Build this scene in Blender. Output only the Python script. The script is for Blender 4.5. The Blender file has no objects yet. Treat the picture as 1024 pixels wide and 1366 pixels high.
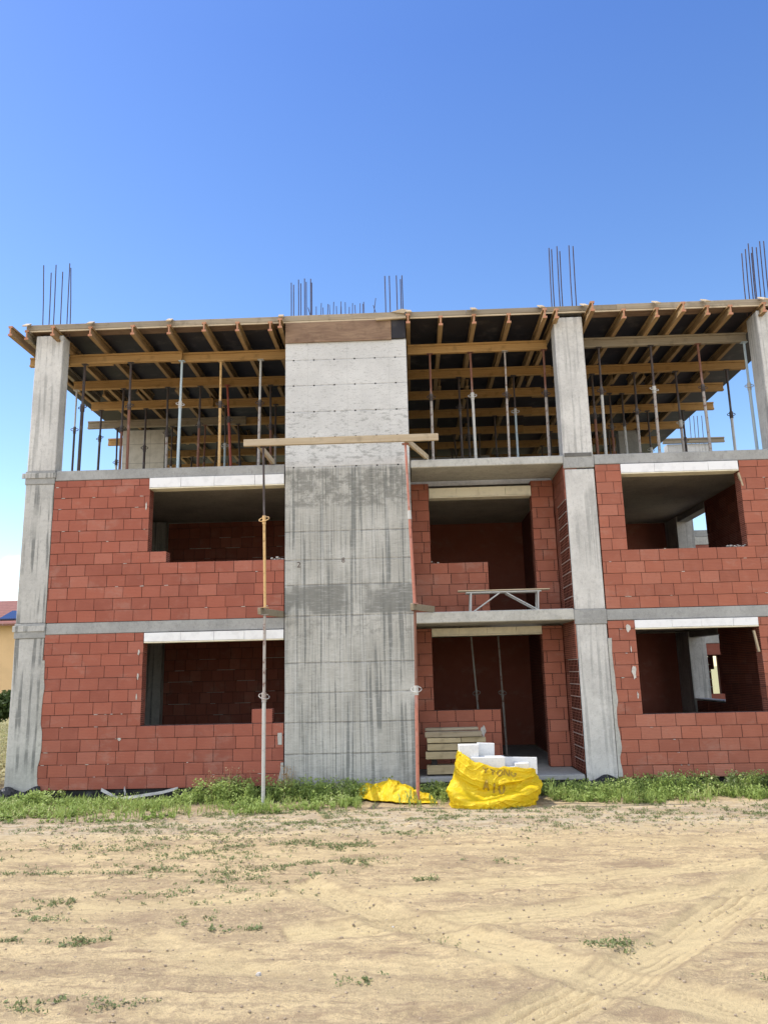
import bpy, math, random
import numpy as np
from mathutils import Vector, Matrix
random.seed(7); rng = np.random.default_rng(7)
sc = bpy.context.scene
col = sc.collection

# ------------------------------------------------------------------ camera
cam_d = bpy.data.cameras.new('camera'); cam = bpy.data.objects.new('camera', cam_d); col.objects.link(cam)
R = Matrix(((0.99920453, 0.02947904, 0.026857), (0.03227399, -0.20218705, -0.97881499), (-0.02342439, 0.97890315, -0.20297762)))
cam.matrix_world = Matrix.Translation((0, -14, 2.05)) @ R.to_4x4()
cam_d.sensor_fit = 'HORIZONTAL'; cam_d.sensor_width = 36; cam_d.lens = 36 * 1031.16 / 1024
cam_d.clip_start = 0.05; cam_d.clip_end = 6000
sc.camera = cam

# ------------------------------------------------------------------ sky, sun, exposure
SD = Vector((-0.58, 0.07, 1.0)).normalized()
elev = math.asin(SD.z); az = math.atan2(SD.x, SD.y)
w = bpy.data.worlds.new('World'); sc.world = w; w.use_nodes = True
nt = w.node_tree; nt.nodes.clear()
N = nt.nodes.new; L = nt.links.new
out = N('ShaderNodeOutputWorld'); bg = N('ShaderNodeBackground'); sky = N('ShaderNodeTexSky')
sky.sky_type = 'NISHITA'; sky.sun_disc = False; sky.sun_elevation = elev; sky.sun_rotation = az
sky.air_density = 1.0; sky.dust_density = 0.4; sky.ozone_density = 2.0; sky.altitude = 50
bg.inputs[1].default_value = 0.15
# clouds low on the left of the view
tc = N('ShaderNodeTexCoord'); mp = N('ShaderNodeMapping'); mp.inputs['Scale'].default_value = (1, 1, 2.2)
no = N('ShaderNodeTexNoise'); no.inputs['Scale'].default_value = 9; no.inputs['Detail'].default_value = 7; no.inputs['Roughness'].default_value = 0.6
L(tc.outputs['Generated'], mp.inputs[0]); L(mp.outputs[0], no.inputs[0])
sx = N('ShaderNodeSeparateXYZ'); L(tc.outputs['Generated'], sx.inputs[0])
mz = N('ShaderNodeMapRange'); mz.inputs[1].default_value = 0.13; mz.inputs[2].default_value = 0.21; mz.inputs[3].default_value = 0.40; mz.inputs[4].default_value = 0.0; L(sx.outputs[2], mz.inputs[0])
mx = N('ShaderNodeMapRange'); mx.inputs[1].default_value = -0.44; mx.inputs[2].default_value = -0.35; mx.inputs[3].default_value = 1.0; mx.inputs[4].default_value = 0.0; L(sx.outputs[0], mx.inputs[0])
mm = N('ShaderNodeMath'); mm.operation = 'MULTIPLY'; L(mz.outputs[0], mm.inputs[0]); L(mx.outputs[0], mm.inputs[1])
# unseen bright cloud bank, added behind the camera to fill-light the shaded facade
my = N('ShaderNodeMapRange'); my.inputs[1].default_value = -0.05; my.inputs[2].default_value = -0.35; my.inputs[3].default_value = -0.24; my.inputs[4].default_value = 0.26; L(sx.outputs[1], my.inputs[0])
mb = N('ShaderNodeMath'); mb.operation = 'ADD'; L(mm.outputs[0], mb.inputs[0]); L(my.outputs[0], mb.inputs[1])
ad = N('ShaderNodeMath'); ad.operation = 'ADD'; L(mb.outputs[0], ad.inputs[0]); L(no.outputs[0], ad.inputs[1])
cr = N('ShaderNodeMapRange'); cr.interpolation_type = 'SMOOTHSTEP'; cr.inputs[1].default_value = 0.60; cr.inputs[2].default_value = 0.88; L(ad.outputs[0], cr.inputs[0])
mix = N('ShaderNodeMix'); mix.data_type = 'RGBA'; L(cr.outputs[0], mix.inputs[0])
hs = N('ShaderNodeHueSaturation'); hs.inputs['Saturation'].default_value = 1.17; hs.inputs['Value'].default_value = 1.03
L(sky.outputs[0], hs.inputs['Color'])
gr = N('ShaderNodeMapRange'); gr.inputs[1].default_value = 0.12; gr.inputs[2].default_value = 0.68; L(sx.outputs[2], gr.inputs[0])
gm = N('ShaderNodeMix'); gm.data_type = 'RGBA'; gm.inputs[6].default_value = (1.32, 1.20, 1.07, 1); gm.inputs[7].default_value = (0.80, 0.82, 1.03, 1); L(gr.outputs[0], gm.inputs[0])
gx_ = N('ShaderNodeMix'); gx_.data_type = 'RGBA'; gx_.blend_type = 'MULTIPLY'; gx_.inputs[0].default_value = 1.0; L(hs.outputs[0], gx_.inputs[6]); L(gm.outputs[2], gx_.inputs[7]); L(gx_.outputs[2], mix.inputs[6])
mix.inputs[7].default_value = (8.8, 8.9, 9.0, 1)
L(mix.outputs[2], bg.inputs[0]); L(bg.outputs[0], out.inputs[0])
sun_d = bpy.data.lights.new('sun', 'SUN'); sun = bpy.data.objects.new('sun', sun_d); col.objects.link(sun)
sun_d.energy = 3.1; sun_d.angle = math.radians(0.53); sun_d.color = (1, 0.95, 0.87)
sun.rotation_mode = 'QUATERNION'; sun.rotation_quaternion = SD.to_track_quat('Z', 'Y'); sun.location = (-20, 5, 40)
sc.view_settings.view_transform = 'Standard'; sc.view_settings.look = 'None'
sc.view_settings.exposure = 0.58; sc.view_settings.gamma = 1.0; sc.view_settings.use_curve_mapping = False
sc.render.engine = 'CYCLES'; sc.cycles.max_bounces = 8; sc.cycles.diffuse_bounces = 1

# ------------------------------------------------------------------ helpers
class NT:
    def __init__(s, name):
        s.m = bpy.data.materials.new(name); s.m.use_nodes = True; s.t = s.m.node_tree
        s.b = s.t.nodes['Principled BSDF']; s.b.inputs['Roughness'].default_value = 0.85
        s.b.inputs['Specular IOR Level'].default_value = 0.3
    def n(s, t, **k):
        x = s.t.nodes.new(t)
        for a, v in k.items(): setattr(x, a, v)
        return x
    def put(s, v, sock):
        if hasattr(v, 'is_output'): s.t.links.new(v, sock)
        else: sock.default_value = v
    def math(s, op, a, b=0.0, c=0.0, clamp=False):
        x = s.n('ShaderNodeMath', operation=op, use_clamp=clamp)
        s.put(a, x.inputs[0]); s.put(b, x.inputs[1]); s.put(c, x.inputs[2]); return x.outputs[0]
    def co(s, scale=(1, 1, 1), kind='Object', rot=(0, 0, 0)):
        t = s.n('ShaderNodeTexCoord'); m = s.n('ShaderNodeMapping'); m.inputs['Scale'].default_value = scale; m.inputs['Rotation'].default_value = rot
        s.t.links.new(t.outputs[kind], m.inputs[0]); return m.outputs[0]
    def xyz(s, kind='Object'):
        t = s.n('ShaderNodeTexCoord'); x = s.n('ShaderNodeSeparateXYZ'); s.t.links.new(t.outputs[kind], x.inputs[0]); return x.outputs
    def noise(s, sc=5, d=4, r=0.55, vec=None, out=0, dist=0.0):
        x = s.n('ShaderNodeTexNoise'); x.inputs['Scale'].default_value = sc; x.inputs['Detail'].default_value = d; x.inputs['Roughness'].default_value = r; x.inputs['Distortion'].default_value = dist
        if vec is not None: s.t.links.new(vec, x.inputs[0])
        return x.outputs[out]
    def voro(s, sc, vec=None, out=0):
        x = s.n('ShaderNodeTexVoronoi'); x.inputs['Scale'].default_value = sc
        if vec is not None: s.t.links.new(vec, x.inputs['Vector'])
        return x.outputs[out]
    def rng(s, v, a, b, c=0.0, d=1.0, smooth=True):
        x = s.n('ShaderNodeMapRange'); x.interpolation_type = 'SMOOTHSTEP' if smooth else 'LINEAR'
        s.put(v, x.inputs[0]); 
        for i, q in enumerate((a, b, c, d)): s.put(q, x.inputs[i + 1])
        return x.outputs[0]
    def band(s, v, a, b, e=0.02):   # 1 inside [a,b]
        return s.math('MULTIPLY', s.rng(v, a - e, a + e), s.rng(v, b - e, b + e, 1, 0))
    def mix(s, f, a, b, mode='MIX'):
        x = s.n('ShaderNodeMix', data_type='RGBA', blend_type=mode)
        s.put(f, x.inputs[0])
        for q, i in ((a, 6), (b, 7)):
            if isinstance(q, tuple): q = (*q[:3], 1)
            s.put(q, x.inputs[i])
        return x.outputs[2]
    def attr(s, name):
        x = s.n('ShaderNodeAttribute', attribute_name=name); return x.outputs
    def color(s, c):
        if isinstance(c, tuple): c = (*c[:3], 1)
        s.put(c, s.b.inputs['Base Color'])
    def bump(s, h, strength=0.5, dist=0.01):
        x = s.n('ShaderNodeBump'); x.inputs['Strength'].default_value = strength; x.inputs['Distance'].default_value = dist
        s.put(h, x.inputs['Height']); s.t.links.new(x.outputs[0], s.b.inputs['Normal'])

def tag(o, label=None, cat=None, group=None, kind=None):
    if label: o['label'] = label
    if cat: o['category'] = cat
    if group: o['group'] = group
    if kind: o['kind'] = kind
    return o
def empty(name, label, cat, loc=(0, 0, 0), group=None):
    o = bpy.data.objects.new(name, None); col.objects.link(o); o.location = loc; o.empty_display_size = 0.2
    return tag(o, label, cat, group)

class MB:
    def __init__(s): s.v = []; s.f = []; s.mi = []; s.t = []
    def poly(s, vs, fs, mi=0, t=None):
        b = len(s.v); s.v += [tuple(x) for x in vs]
        t = random.random() if t is None else t
        for f in fs: s.f.append([b + i for i in f]); s.mi.append(mi); s.t.append(t)
    def box(s, x0, x1, y0, y1, z0, z1, mi=0, t=None, j=0.0):
        r = lambda: random.uniform(-j, j) if j else 0
        vs = [(x + r(), y + r(), z + r()) for z in (z0, z1) for y in (y0, y1) for x in (x0, x1)]
        s.poly(vs, [(0, 2, 3, 1), (4, 5, 7, 6), (0, 1, 5, 4), (2, 6, 7, 3), (0, 4, 6, 2), (1, 3, 7, 5)], mi, t)
    def bar(s, a, b, w, h, mi=0, up=(0, 0, 1), t=None, jit=0.0):   # bar a->b, w sideways, h along up
        a = Vector(a); b = Vector(b); d = (b - a).normalized(); u = Vector(up)
        if abs(d.dot(u)) > 0.98: u = Vector((0, 1, 0))
        sd = d.cross(u).normalized(); u = sd.cross(d).normalized()
        vs = []
        for p in (a, b):
            for q in (-1, 1):
                for r_ in (-1, 1): vs.append(p + sd * (w / 2 * r_) + u * (h / 2 * q) + (Vector([random.uniform(-jit, jit) for _ in range(3)]) if jit else Vector()))
        s.poly(vs, [(0, 2, 3, 1), (4, 5, 7, 6), (0, 1, 5, 4), (2, 6, 7, 3), (0, 4, 6, 2), (1, 3, 7, 5)], mi, t)
    def tube(s, pts, r, n=8, mi=0, cap=True, t=None):
        pts = [Vector(p) for p in pts]; rs = r if isinstance(r, (list, tuple)) else [r] * len(pts)
        rings = []; vs = []; u = None
        for i, p in enumerate(pts):
            d = (pts[min(i + 1, len(pts) - 1)] - pts[max(i - 1, 0)]).normalized()
            if u is None: u = d.orthogonal().normalized()
            else: u = (u - d * u.dot(d)).normalized()
            v = d.cross(u)
            vs += [p + (u * math.cos(2 * math.pi * k / n) + v * math.sin(2 * math.pi * k / n)) * rs[i] for k in range(n)]
        fs = [(i * n + k, i * n + (k + 1) % n, (i + 1) * n + (k + 1) % n, (i + 1) * n + k) for i in range(len(pts) - 1) for k in range(n)]
        if cap: fs += [tuple(range(n))[::-1], tuple((len(pts) - 1) * n + k for k in range(n))]
        s.poly(vs, fs, mi, t)
    def ibeam(s, a, b, mi=0, h=0.2, w=0.08, t=None):   # timber I-beam, a->b is the axis
        t = random.random() if t is None else t
        a = Vector(a); b = Vector(b); U = Vector((0, 0, 1))
        s.bar(a + U * (h / 2 - 0.02), b + U * (h / 2 - 0.02), w, 0.04, mi, t=t)
        s.bar(a - U * (h / 2 - 0.02), b - U * (h / 2 - 0.02), w, 0.04, mi, t=t)
        s.bar(a, b, 0.027, h - 0.08 - 0.002, mi, t=t)
    def build(s, name, mats, parent=None, loc=(0, 0, 0), bevel=0, smooth=False, seg=1):
        me = bpy.data.meshes.new(name)
        lo = Vector(loc)
        me.from_pydata([tuple(Vector(v) - lo) for v in s.v] if any(loc) else s.v, [], s.f)
        if not isinstance(mats, (list, tuple)): mats = [mats]
        for m in mats: me.materials.append(m)
        me.polygons.foreach_set('material_index', s.mi)
        a = me.attributes.new('tint', 'FLOAT', 'FACE'); a.data.foreach_set('value', s.t)
        if smooth: me.shade_smooth()
        me.update()
        o = bpy.data.objects.new(name, me); col.objects.link(o); o.location = loc
        if parent is not None:
            o.parent = parent
            if parent.type == 'EMPTY': o.location = lo - parent.location
            else: o.location = lo
        if bevel:
            b = o.modifiers.new('bevel', 'BEVEL'); b.width = bevel; b.segments = seg; b.limit_method = 'ANGLE'
        return o
def npmesh(name, V, F, mats, tint=None, smooth=False):
    V = np.asarray(V, np.float32); F = np.asarray(F, np.int32); k = F.shape[1]
    me = bpy.data.meshes.new(name); me.vertices.add(len(V)); me.vertices.foreach_set('co', V.ravel())
    me.loops.add(F.size); me.loops.foreach_set('vertex_index', F.ravel())
    me.polygons.add(len(F)); me.polygons.foreach_set('loop_start', np.arange(0, F.size, k, dtype=np.int32))
    me.update(calc_edges=True)
    for m in (mats if isinstance(mats, (list, tuple)) else [mats]): me.materials.append(m)
    if tint is not None:
        a = me.attributes.new('tint', 'FLOAT', 'FACE'); a.data.foreach_set('value', np.asarray(tint, np.float32))
    if smooth: me.shade_smooth()
    o = bpy.data.objects.new(name, me); col.objects.link(o); return o

# value noise in numpy
_perm = rng.random((256, 256))
def vnoise(x, y):
    xi = np.floor(x).astype(int); yi = np.floor(y).astype(int); fx = x - xi; fy = y - yi
    fx = fx * fx * (3 - 2 * fx); fy = fy * fy * (3 - 2 * fy)
    g = lambda a, b: _perm[a & 255, b & 255]
    return (g(xi, yi) * (1 - fx) + g(xi + 1, yi) * fx) * (1 - fy) + (g(xi, yi + 1) * (1 - fx) + g(xi + 1, yi + 1) * fx) * fy
def fbm(x, y, o=4, r=0.5):
    a = 1.0; s = 0; t = 0
    for i in range(o):
        s = s + a * vnoise(x * 2 ** i + 17 * i, y * 2 ** i + 31 * i); t += a; a *= r
    return s / t

# ------------------------------------------------------------------ materials
def concrete(name, base=(0.47, 0.46, 0.43), streak=0.0, dark=(0.17, 0.175, 0.165), patch=0.5):
    s = NT(name); v = s.co()
    n1 = s.noise(1.3, 5, 0.6, v); n2 = s.noise(9, 6, 0.65, v); n3 = s.noise(60, 3, 0.6, v)
    c = s.mix(s.rng(n1, 0.35, 0.68), base, tuple(q * 0.74 for q in base))
    c = s.mix(s.math('MULTIPLY', s.rng(n2, 0.5, 0.72), patch), c, tuple(q * 0.58 for q in base))
    c = s.mix(s.math('MULTIPLY', s.rng(n3, 0.35, 0.75), 0.25), c, tuple(min(1, q * 1.25) for q in base))
    if streak:
        st = s.noise(1, 3, 0.5, s.co((16, 16, 0.5))); st2 = s.noise(1.2, 3, 0.5, v)
        m = s.math('MULTIPLY', s.rng(st, 0.50, 0.60), s.rng(st2, 0.36, 0.56))
        c = s.mix(s.math('MULTIPLY', m, streak), c, dark)
    c = s.mix(s.math('MULTIPLY', s.rng(s.noise(18, 7, 0.8, s.co((1, 1, 0.6))), 0.50, 0.66), 0.42), c, tuple(q * 0.45 for q in base))
    c = s.mix(s.math('MULTIPLY', s.rng(s.noise(11, 7, 0.8, s.co((1, 1, 1.8))), 0.52, 0.66), 0.3), c, tuple(min(.8, q * 1.35) for q in base))
    pits = s.rng(s.voro(38, v), 0.0, 0.16, 1, 0); c = s.mix(s.math('MULTIPLY', pits, 0.35), c, dark)
    s.color(c)
    h = s.math('ADD', s.math('MULTIPLY', n2, 0.7), s.math('MULTIPLY', n3, 0.3)); h = s.math('SUBTRACT', h, s.math('MULTIPLY', pits, 0.5))
    s.bump(h, 0.5, 0.012); s.b.inputs['Roughness'].default_value = 0.92
    return s.m
def lift_mat():
    s = NT('board marked concrete'); v = s.co(); x, y, z = s.xyz()[:3]
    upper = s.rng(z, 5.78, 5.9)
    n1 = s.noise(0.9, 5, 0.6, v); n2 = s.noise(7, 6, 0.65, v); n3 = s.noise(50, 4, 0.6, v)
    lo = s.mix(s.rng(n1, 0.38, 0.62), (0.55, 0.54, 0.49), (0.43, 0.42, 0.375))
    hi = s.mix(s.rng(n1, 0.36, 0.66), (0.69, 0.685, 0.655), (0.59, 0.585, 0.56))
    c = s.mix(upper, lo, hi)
    # vertical water streaks
    st = s.noise(1, 2, 0.5, s.co((17, 17, 0.34))); st2 = s.noise(1, 2, 0.5, s.co((55, 55, 0.4))); area = s.noise(1.0, 3, 0.5, s.co((2.1, 2, 0.8)))
    m = s.math('MAXIMUM', s.rng(st, 0.545, 0.60), s.math('MULTIPLY', s.rng(st2, 0.54, 0.60), 0.75))
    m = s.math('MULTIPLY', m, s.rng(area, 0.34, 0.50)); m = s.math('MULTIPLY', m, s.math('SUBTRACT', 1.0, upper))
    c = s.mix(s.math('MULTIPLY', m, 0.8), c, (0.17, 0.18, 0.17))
    ms = s.math('MULTIPLY', s.rng(s.noise(1, 2, 0.5, s.co((24, 24, 0.3), rot=(0, 0, 1))), 0.57, 0.62), s.math('SUBTRACT', 1.0, upper))
    c = s.mix(s.math('MULTIPLY', ms, 0.35), c, (0.6, 0.6, 0.57))
    # darker weathered lifts
    nn = s.noise(4.0, 8, 0.8, s.co((1, 1, 1.2)))
    d1 = s.math('MULTIPLY', s.band(z, 3.10, 3.62, 0.025), s.rng(s.noise(1.0, 4, 0.6, s.co((1.3, 1, 0.7))), 0.42, 0.53))
    d2 = s.math('MULTIPLY', s.band(z, 5.08, 5.80, 0.05), s.rng(nn, 0.42, 0.55))
    d3 = s.math('MULTIPLY', s.band(z, 2.62, 3.02, 0.08), s.rng(nn, 0.5, 0.6))
    d4 = s.math('MULTIPLY', s.band(z, 5.92, 6.35, 0.08), s.rng(s.noise(5, 5, 0.75, s.co((1, 1, 2.2))), 0.5, 0.6))
    d5 = s.math('MULTIPLY', s.band(z, 6.4, 7.0, 0.1), s.rng(s.noise(5, 5, 0.75, s.co((1, 1, 2.6))), 0.53, 0.62))
    d6 = s.math('MULTIPLY', s.band(z, -0.2, 0.45, 0.25), s.rng(n2, 0.35, 0.6))
    for d, k in ((d1, 0.8), (d2, 0.7), (d3, 0.45), (d4, 0.5), (d5, 0.5), (d6, 0.35)):
        c = s.mix(s.math('MULTIPLY', d, k), c, (0.185, 0.185, 0.165))
    c = s.mix(s.math('MULTIPLY', s.rng(s.noise(22, 5, 0.7, s.co((0.6, 1, 2.5))), 0.54, 0.68), 0.5), c, (0.22, 0.22, 0.2))
    c = s.mix(s.math('MULTIPLY', s.rng(s.noise(14, 6, 0.8, s.co((0.35, 1, 3.0))), 0.50, 0.66), 0.35), c, (0.66, 0.66, 0.63))
    c = s.mix(s.math('MULTIPLY', s.rng(s.noise(60, 5, 0.8, s.co((1, 1, 1.5))), 0.52, 0.66), 0.38), c, (0.17, 0.17, 0.15))
    # horizontal formwork seams with tie holes
    wob = s.math('MULTIPLY', s.math('SUBTRACT', s.noise(1.5, 2, 0.5, v), 0.5), 0.02)
    zz = s.math('ADD', z, wob)
    seam = None; dots = None
    for q in (0.68, 1.21, 1.72, 2.24, 3.07, 3.63, 4.09, 4.62, 5.85, 6.43, 6.94, 7.47, 7.99):
        wd = 0.012 if q < 5 else 0.005
        b = s.band(zz, q - wd, q + wd, 0.006); seam = b if seam is None else s.math('MAXIMUM', seam, b)
        if q > 5:
            e = s.band(z, q - 0.014, q + 0.014, 0.003); dots = e if dots is None else s.math('MAXIMUM', dots, e)
    fx = s.math('FRACT', s.math('MULTIPLY', s.math('ADD', x, 5.0), 2.55))
    dots = s.math('MULTIPLY', dots, s.band(fx, 0.46, 0.54, 0.01))
    pat = s.rng(s.noise(4, 4, 0.7, v), 0.40, 0.58, 0.15, 1)
    c = s.mix(s.math('MULTIPLY', seam, s.math('MULTIPLY', pat, 0.6)), c, (0.13, 0.13, 0.12)); c = s.mix(dots, c, (0.03, 0.03, 0.03))
    vs = s.math('MAXIMUM', s.band(x, -1.03, -1.02, 0.006), s.math('MAXIMUM', s.band(x, -1.79, -1.78, 0.006), s.band(x, -0.23, -0.22, 0.006)))
    c = s.mix(s.math('MULTIPLY', vs, 0.15), c, (0.13, 0.13, 0.12))
    s.color(c)
    h = s.math('SUBTRACT', s.math('ADD', s.math('MULTIPLY', n2, 0.4), s.math('MULTIPLY', n3, 0.3)), s.math('MAXIMUM', seam, dots))
    s.bump(h, 0.6, 0.012); s.b.inputs['Roughness'].default_value = 0.93
    return s.m
def brick_mat(name='red clay block', base=(0.40, 0.128, 0.082), dark=(0.27, 0.085, 0.058), light=(0.43, 0.155, 0.105)):
    s = NT(name); v = s.co(); t = s.attr('tint')[2]
    c = s.mix(s.rng(t, 0, 1, smooth=False), base, dark); c = s.mix(s.rng(t, 0.72, 1.0), c, light)
    c = s.mix(s.rng(s.noise(3.5, 4, 0.6, v), 0.42, 0.7, 0, 0.4), c, light)
    c = s.mix(s.rng(s.noise(14, 4, 0.6, v), 0.5, 0.75, 0, 0.35), c, dark)
    c = s.mix(s.rng(s.noise(70, 3, 0.6, v), 0.55, 0.8, 0, 0.35), c, light)
    c = s.mix(s.rng(s.noise(1.6, 6, 0.75, s.co((1, 1, 1.6))), 0.52, 0.68, 0, 0.20), c, (0.50, 0.36, 0.29))
    x, y, z = s.xyz()[:3]
    g = s.n('ShaderNodeNewGeometry'); sx = s.n('ShaderNodeSeparateXYZ'); s.t.links.new(g.outputs['True Normal'], sx.inputs[0])
    side = s.math('GREATER_THAN', s.math('ABSOLUTE', sx.outputs[0]), 0.7)
    hy = s.band(s.math('FRACT', s.math('MULTIPLY', y, 24.0)), 0.2, 0.8, 0.08); hz = s.band(s.math('FRACT', s.math('MULTIPLY', z, 28.3)), 0.2, 0.8, 0.08)
    hole = s.math('MULTIPLY', s.math('MULTIPLY', hy, hz), side)
    c = s.mix(hole, c, (0.035, 0.012, 0.01))
    rid = s.math('SINE', s.math('MULTIPLY', z, 240.0))
    c = s.mix(s.rng(rid, -0.2, 1.0, 0.0, 0.22), c, dark)
    s.color(c)
    h = s.math('ADD', s.math('MULTIPLY', rid, 0.3), s.math('MULTIPLY', s.noise(40, 4, 0.6, v), 0.5)); h = s.math('SUBTRACT', h, s.math('MULTIPLY', hole, 2.5))
    s.bump(h, 0.5, 0.006); s.b.inputs['Roughness'].default_value = 0.9
    return s.m
def wood(name, a, b, kind=0, grain=(1.2, 30, 30)):
    s = NT(name); v = s.co(grain); t = s.attr('tint')[2]
    g = s.noise(1.0, 5, 0.6, v, dist=0.6)
    c = s.mix(s.rng(g, 0.3, 0.7), a, b); c = s.mix(s.rng(t, 0, 1, 0, 0.55, smooth=False), c, tuple(q * 0.62 for q in b))
    c = s.mix(s.rng(s.noise(6, 4, 0.6, s.co()), 0.5, 0.75, 0, 0.5), c, tuple(q * 0.5 for q in b))
    s.color(c); s.bump(g, 0.35, 0.004); s.b.inputs['Roughness'].default_value = 0.75
    return s.m
def plain(name, c, rough=0.6, metal=0.0, var=0.3, sc=12, bump=0.1, c2=None, lo=0.45, hi=0.65):
    s = NT(name); v = s.co(); n = s.noise(sc, 5, 0.65, v)
    s.color(s.mix(s.rng(n, lo, hi), c, c2 if c2 else tuple(q * (1 - var) for q in c)))
    s.bump(n, bump, 0.01); s.b.inputs['Roughness'].default_value = rough; s.b.inputs['Metallic'].default_value = metal
    return s.m

M = {}
M['conc'] = concrete('weathered concrete', base=(0.54, 0.53, 0.49), streak=0.85)
M['conc_lite'] = concrete('pale column concrete', base=(0.66, 0.645, 0.60), streak=0.4, patch=0.4)
M['beam'] = concrete('grey beam concrete', base=(0.40, 0.40, 0.38), patch=0.6)
M['balc'] = concrete('balcony edge concrete', base=(0.53, 0.52, 0.47), patch=0.8)
M['soffit'] = concrete('slab soffit concrete', base=(0.60, 0.55, 0.46), patch=0.5)
M['lift'] = lift_mat()
M['brick'] = brick_mat()
M['brick_or'] = brick_mat('orange clay block', (0.42, 0.145, 0.090), (0.29, 0.10, 0.065), (0.45, 0.175, 0.115))
M['mortar'] = plain('mortar joint', (0.13, 0.075, 0.06), 0.95, var=0.5, sc=6, c2=(0.06, 0.03, 0.027))
M['mortar_lt'] = plain('grey mortar smear', (0.62, 0.58, 0.52), 0.95, sc=20, bump=0.6)
M['lintel'] = plain('white insulation board', (0.88, 0.88, 0.87), 0.85, var=0.10, sc=5)
M['lintel_y'] = plain('cream insulation board', (0.86, 0.80, 0.62), 0.85, var=0.12, sc=5)
M['ht'] = wood('yellow formwork timber', (0.56, 0.34, 0.13), (0.42, 0.24, 0.085))
M['hty'] = wood('yellow formwork joist timber', (0.50, 0.34, 0.17), (0.36, 0.22, 0.10), grain=(30, 1.2, 30))
M['gtx'] = wood('grey weathered beam timber', (0.40, 0.34, 0.24), (0.30, 0.24, 0.16))
M['tipred'] = plain('red painted beam tip', (0.52, 0.22, 0.13), 0.6, c2=(0.5, 0.36, 0.2), sc=25)
M['raw'] = wood('raw pine plank', (0.66, 0.55, 0.38), (0.55, 0.43, 0.28))
M['raw_y'] = wood('raw pine strut', (0.66, 0.55, 0.38), (0.50, 0.38, 0.24), grain=(30, 1.2, 30))
M['fascia'] = wood('weathered edge board', (0.44, 0.37, 0.27), (0.33, 0.27, 0.19))
M['pile'] = wood('stacked timber', (0.56, 0.47, 0.30), (0.42, 0.34, 0.20))
M['brownply'] = wood('brown plywood', (0.33, 0.22, 0.14), (0.21, 0.13, 0.085), grain=(2.5, 14, 14))
M['ply'] = plain('dark film plywood', (0.022, 0.02, 0.024), 0.55, sc=2.5, c2=(0.085, 0.075, 0.068), lo=0.5, hi=0.75)
M['rebar'] = plain('rusty rebar', (0.10, 0.065, 0.06), 0.7, 0.3)
def pp(name, c, rust=0.5):
    s = NT(name); v = s.co(); n = s.noise(14, 4, 0.7, v); n2 = s.noise(1.0, 3, 0.5, s.co((6, 6, 2.2)))
    c1 = s.mix(s.rng(n, 0.5, 0.7, 0, rust), c, (0.16, 0.06, 0.035)); c1 = s.mix(s.rng(n2, 0.55, 0.66, 0, rust), c1, tuple(0.5 * q + 0.3 for q in c))
    s.color(c1); s.b.inputs['Roughness'].default_value = 0.6; s.b.inputs['Metallic'].default_value = 0.1; return s.m
P = {'dark': pp('dark rusty steel', (0.075, 0.06, 0.055), 0.3), 'rust': pp('rusty brown steel', (0.22, 0.10, 0.065), 0.5),
     'blue': pp('pale blue galvanised steel', (0.50, 0.60, 0.64), 0.1), 'yellow': pp('ochre painted steel', (0.66, 0.43, 0.19), 0.5),
     'red': pp('red oxide painted steel', (0.36, 0.09, 0.06), 0.5), 'pale': pp('pale grey steel', (0.55, 0.54, 0.50), 0.2),
     'mott': pp('mottled grey and rust steel', (0.42, 0.38, 0.34), 0.95), 'salmon': pp('salmon red painted steel', (0.52, 0.21, 0.15), 0.5)}

# ------------------------------------------------------------------ ground
def axis(a, b, step, far, n=26):
    core = np.arange(a, b + 1e-6, step); g = np.geomspace(step, far, n); lo = a - np.cumsum(g)[::-1]; hi = b + np.cumsum(g); return np.concatenate([lo, core, hi])
def seg_d(X, Y, a, b):
    ax, ay = a; bx, by = b; dx, dy = bx - ax, by - ay; l2 = dx * dx + dy * dy
    t = ((X - ax) * dx + (Y - ay) * dy) / l2
    return (X - ax) * (-dy) / math.sqrt(l2) + (Y - ay) * dx / math.sqrt(l2), t * math.sqrt(l2), t
TR = [((0.35, -9.3), (4.6, -4.4), 0.21, 1.1, 1), ((-0.9, -7.35), (4.6, -5.5), 0.20, 0.85, 1), ((-1.2, -5.9), (2.9, -9.6), 0.22, 0.85, 1),
      ((-3.0, -6.6), (5.0, -4.9), 0.17, 0.6, 1), ((-6, -3.4), (7, -3.1), 0.2, 0.35, 0), ((-6, -4.5), (7, -3.9), 0.2, 0.3, 0), ((-2.2, -7.4), (0.4, -8.6), 0.15, 0.35, 1), ((-0.6, -8.1), (3.4, -7.2), 0.13, 0.3, 1)]
def bend(t): return 0.8 * t * (1 - t) - 0.12
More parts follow.
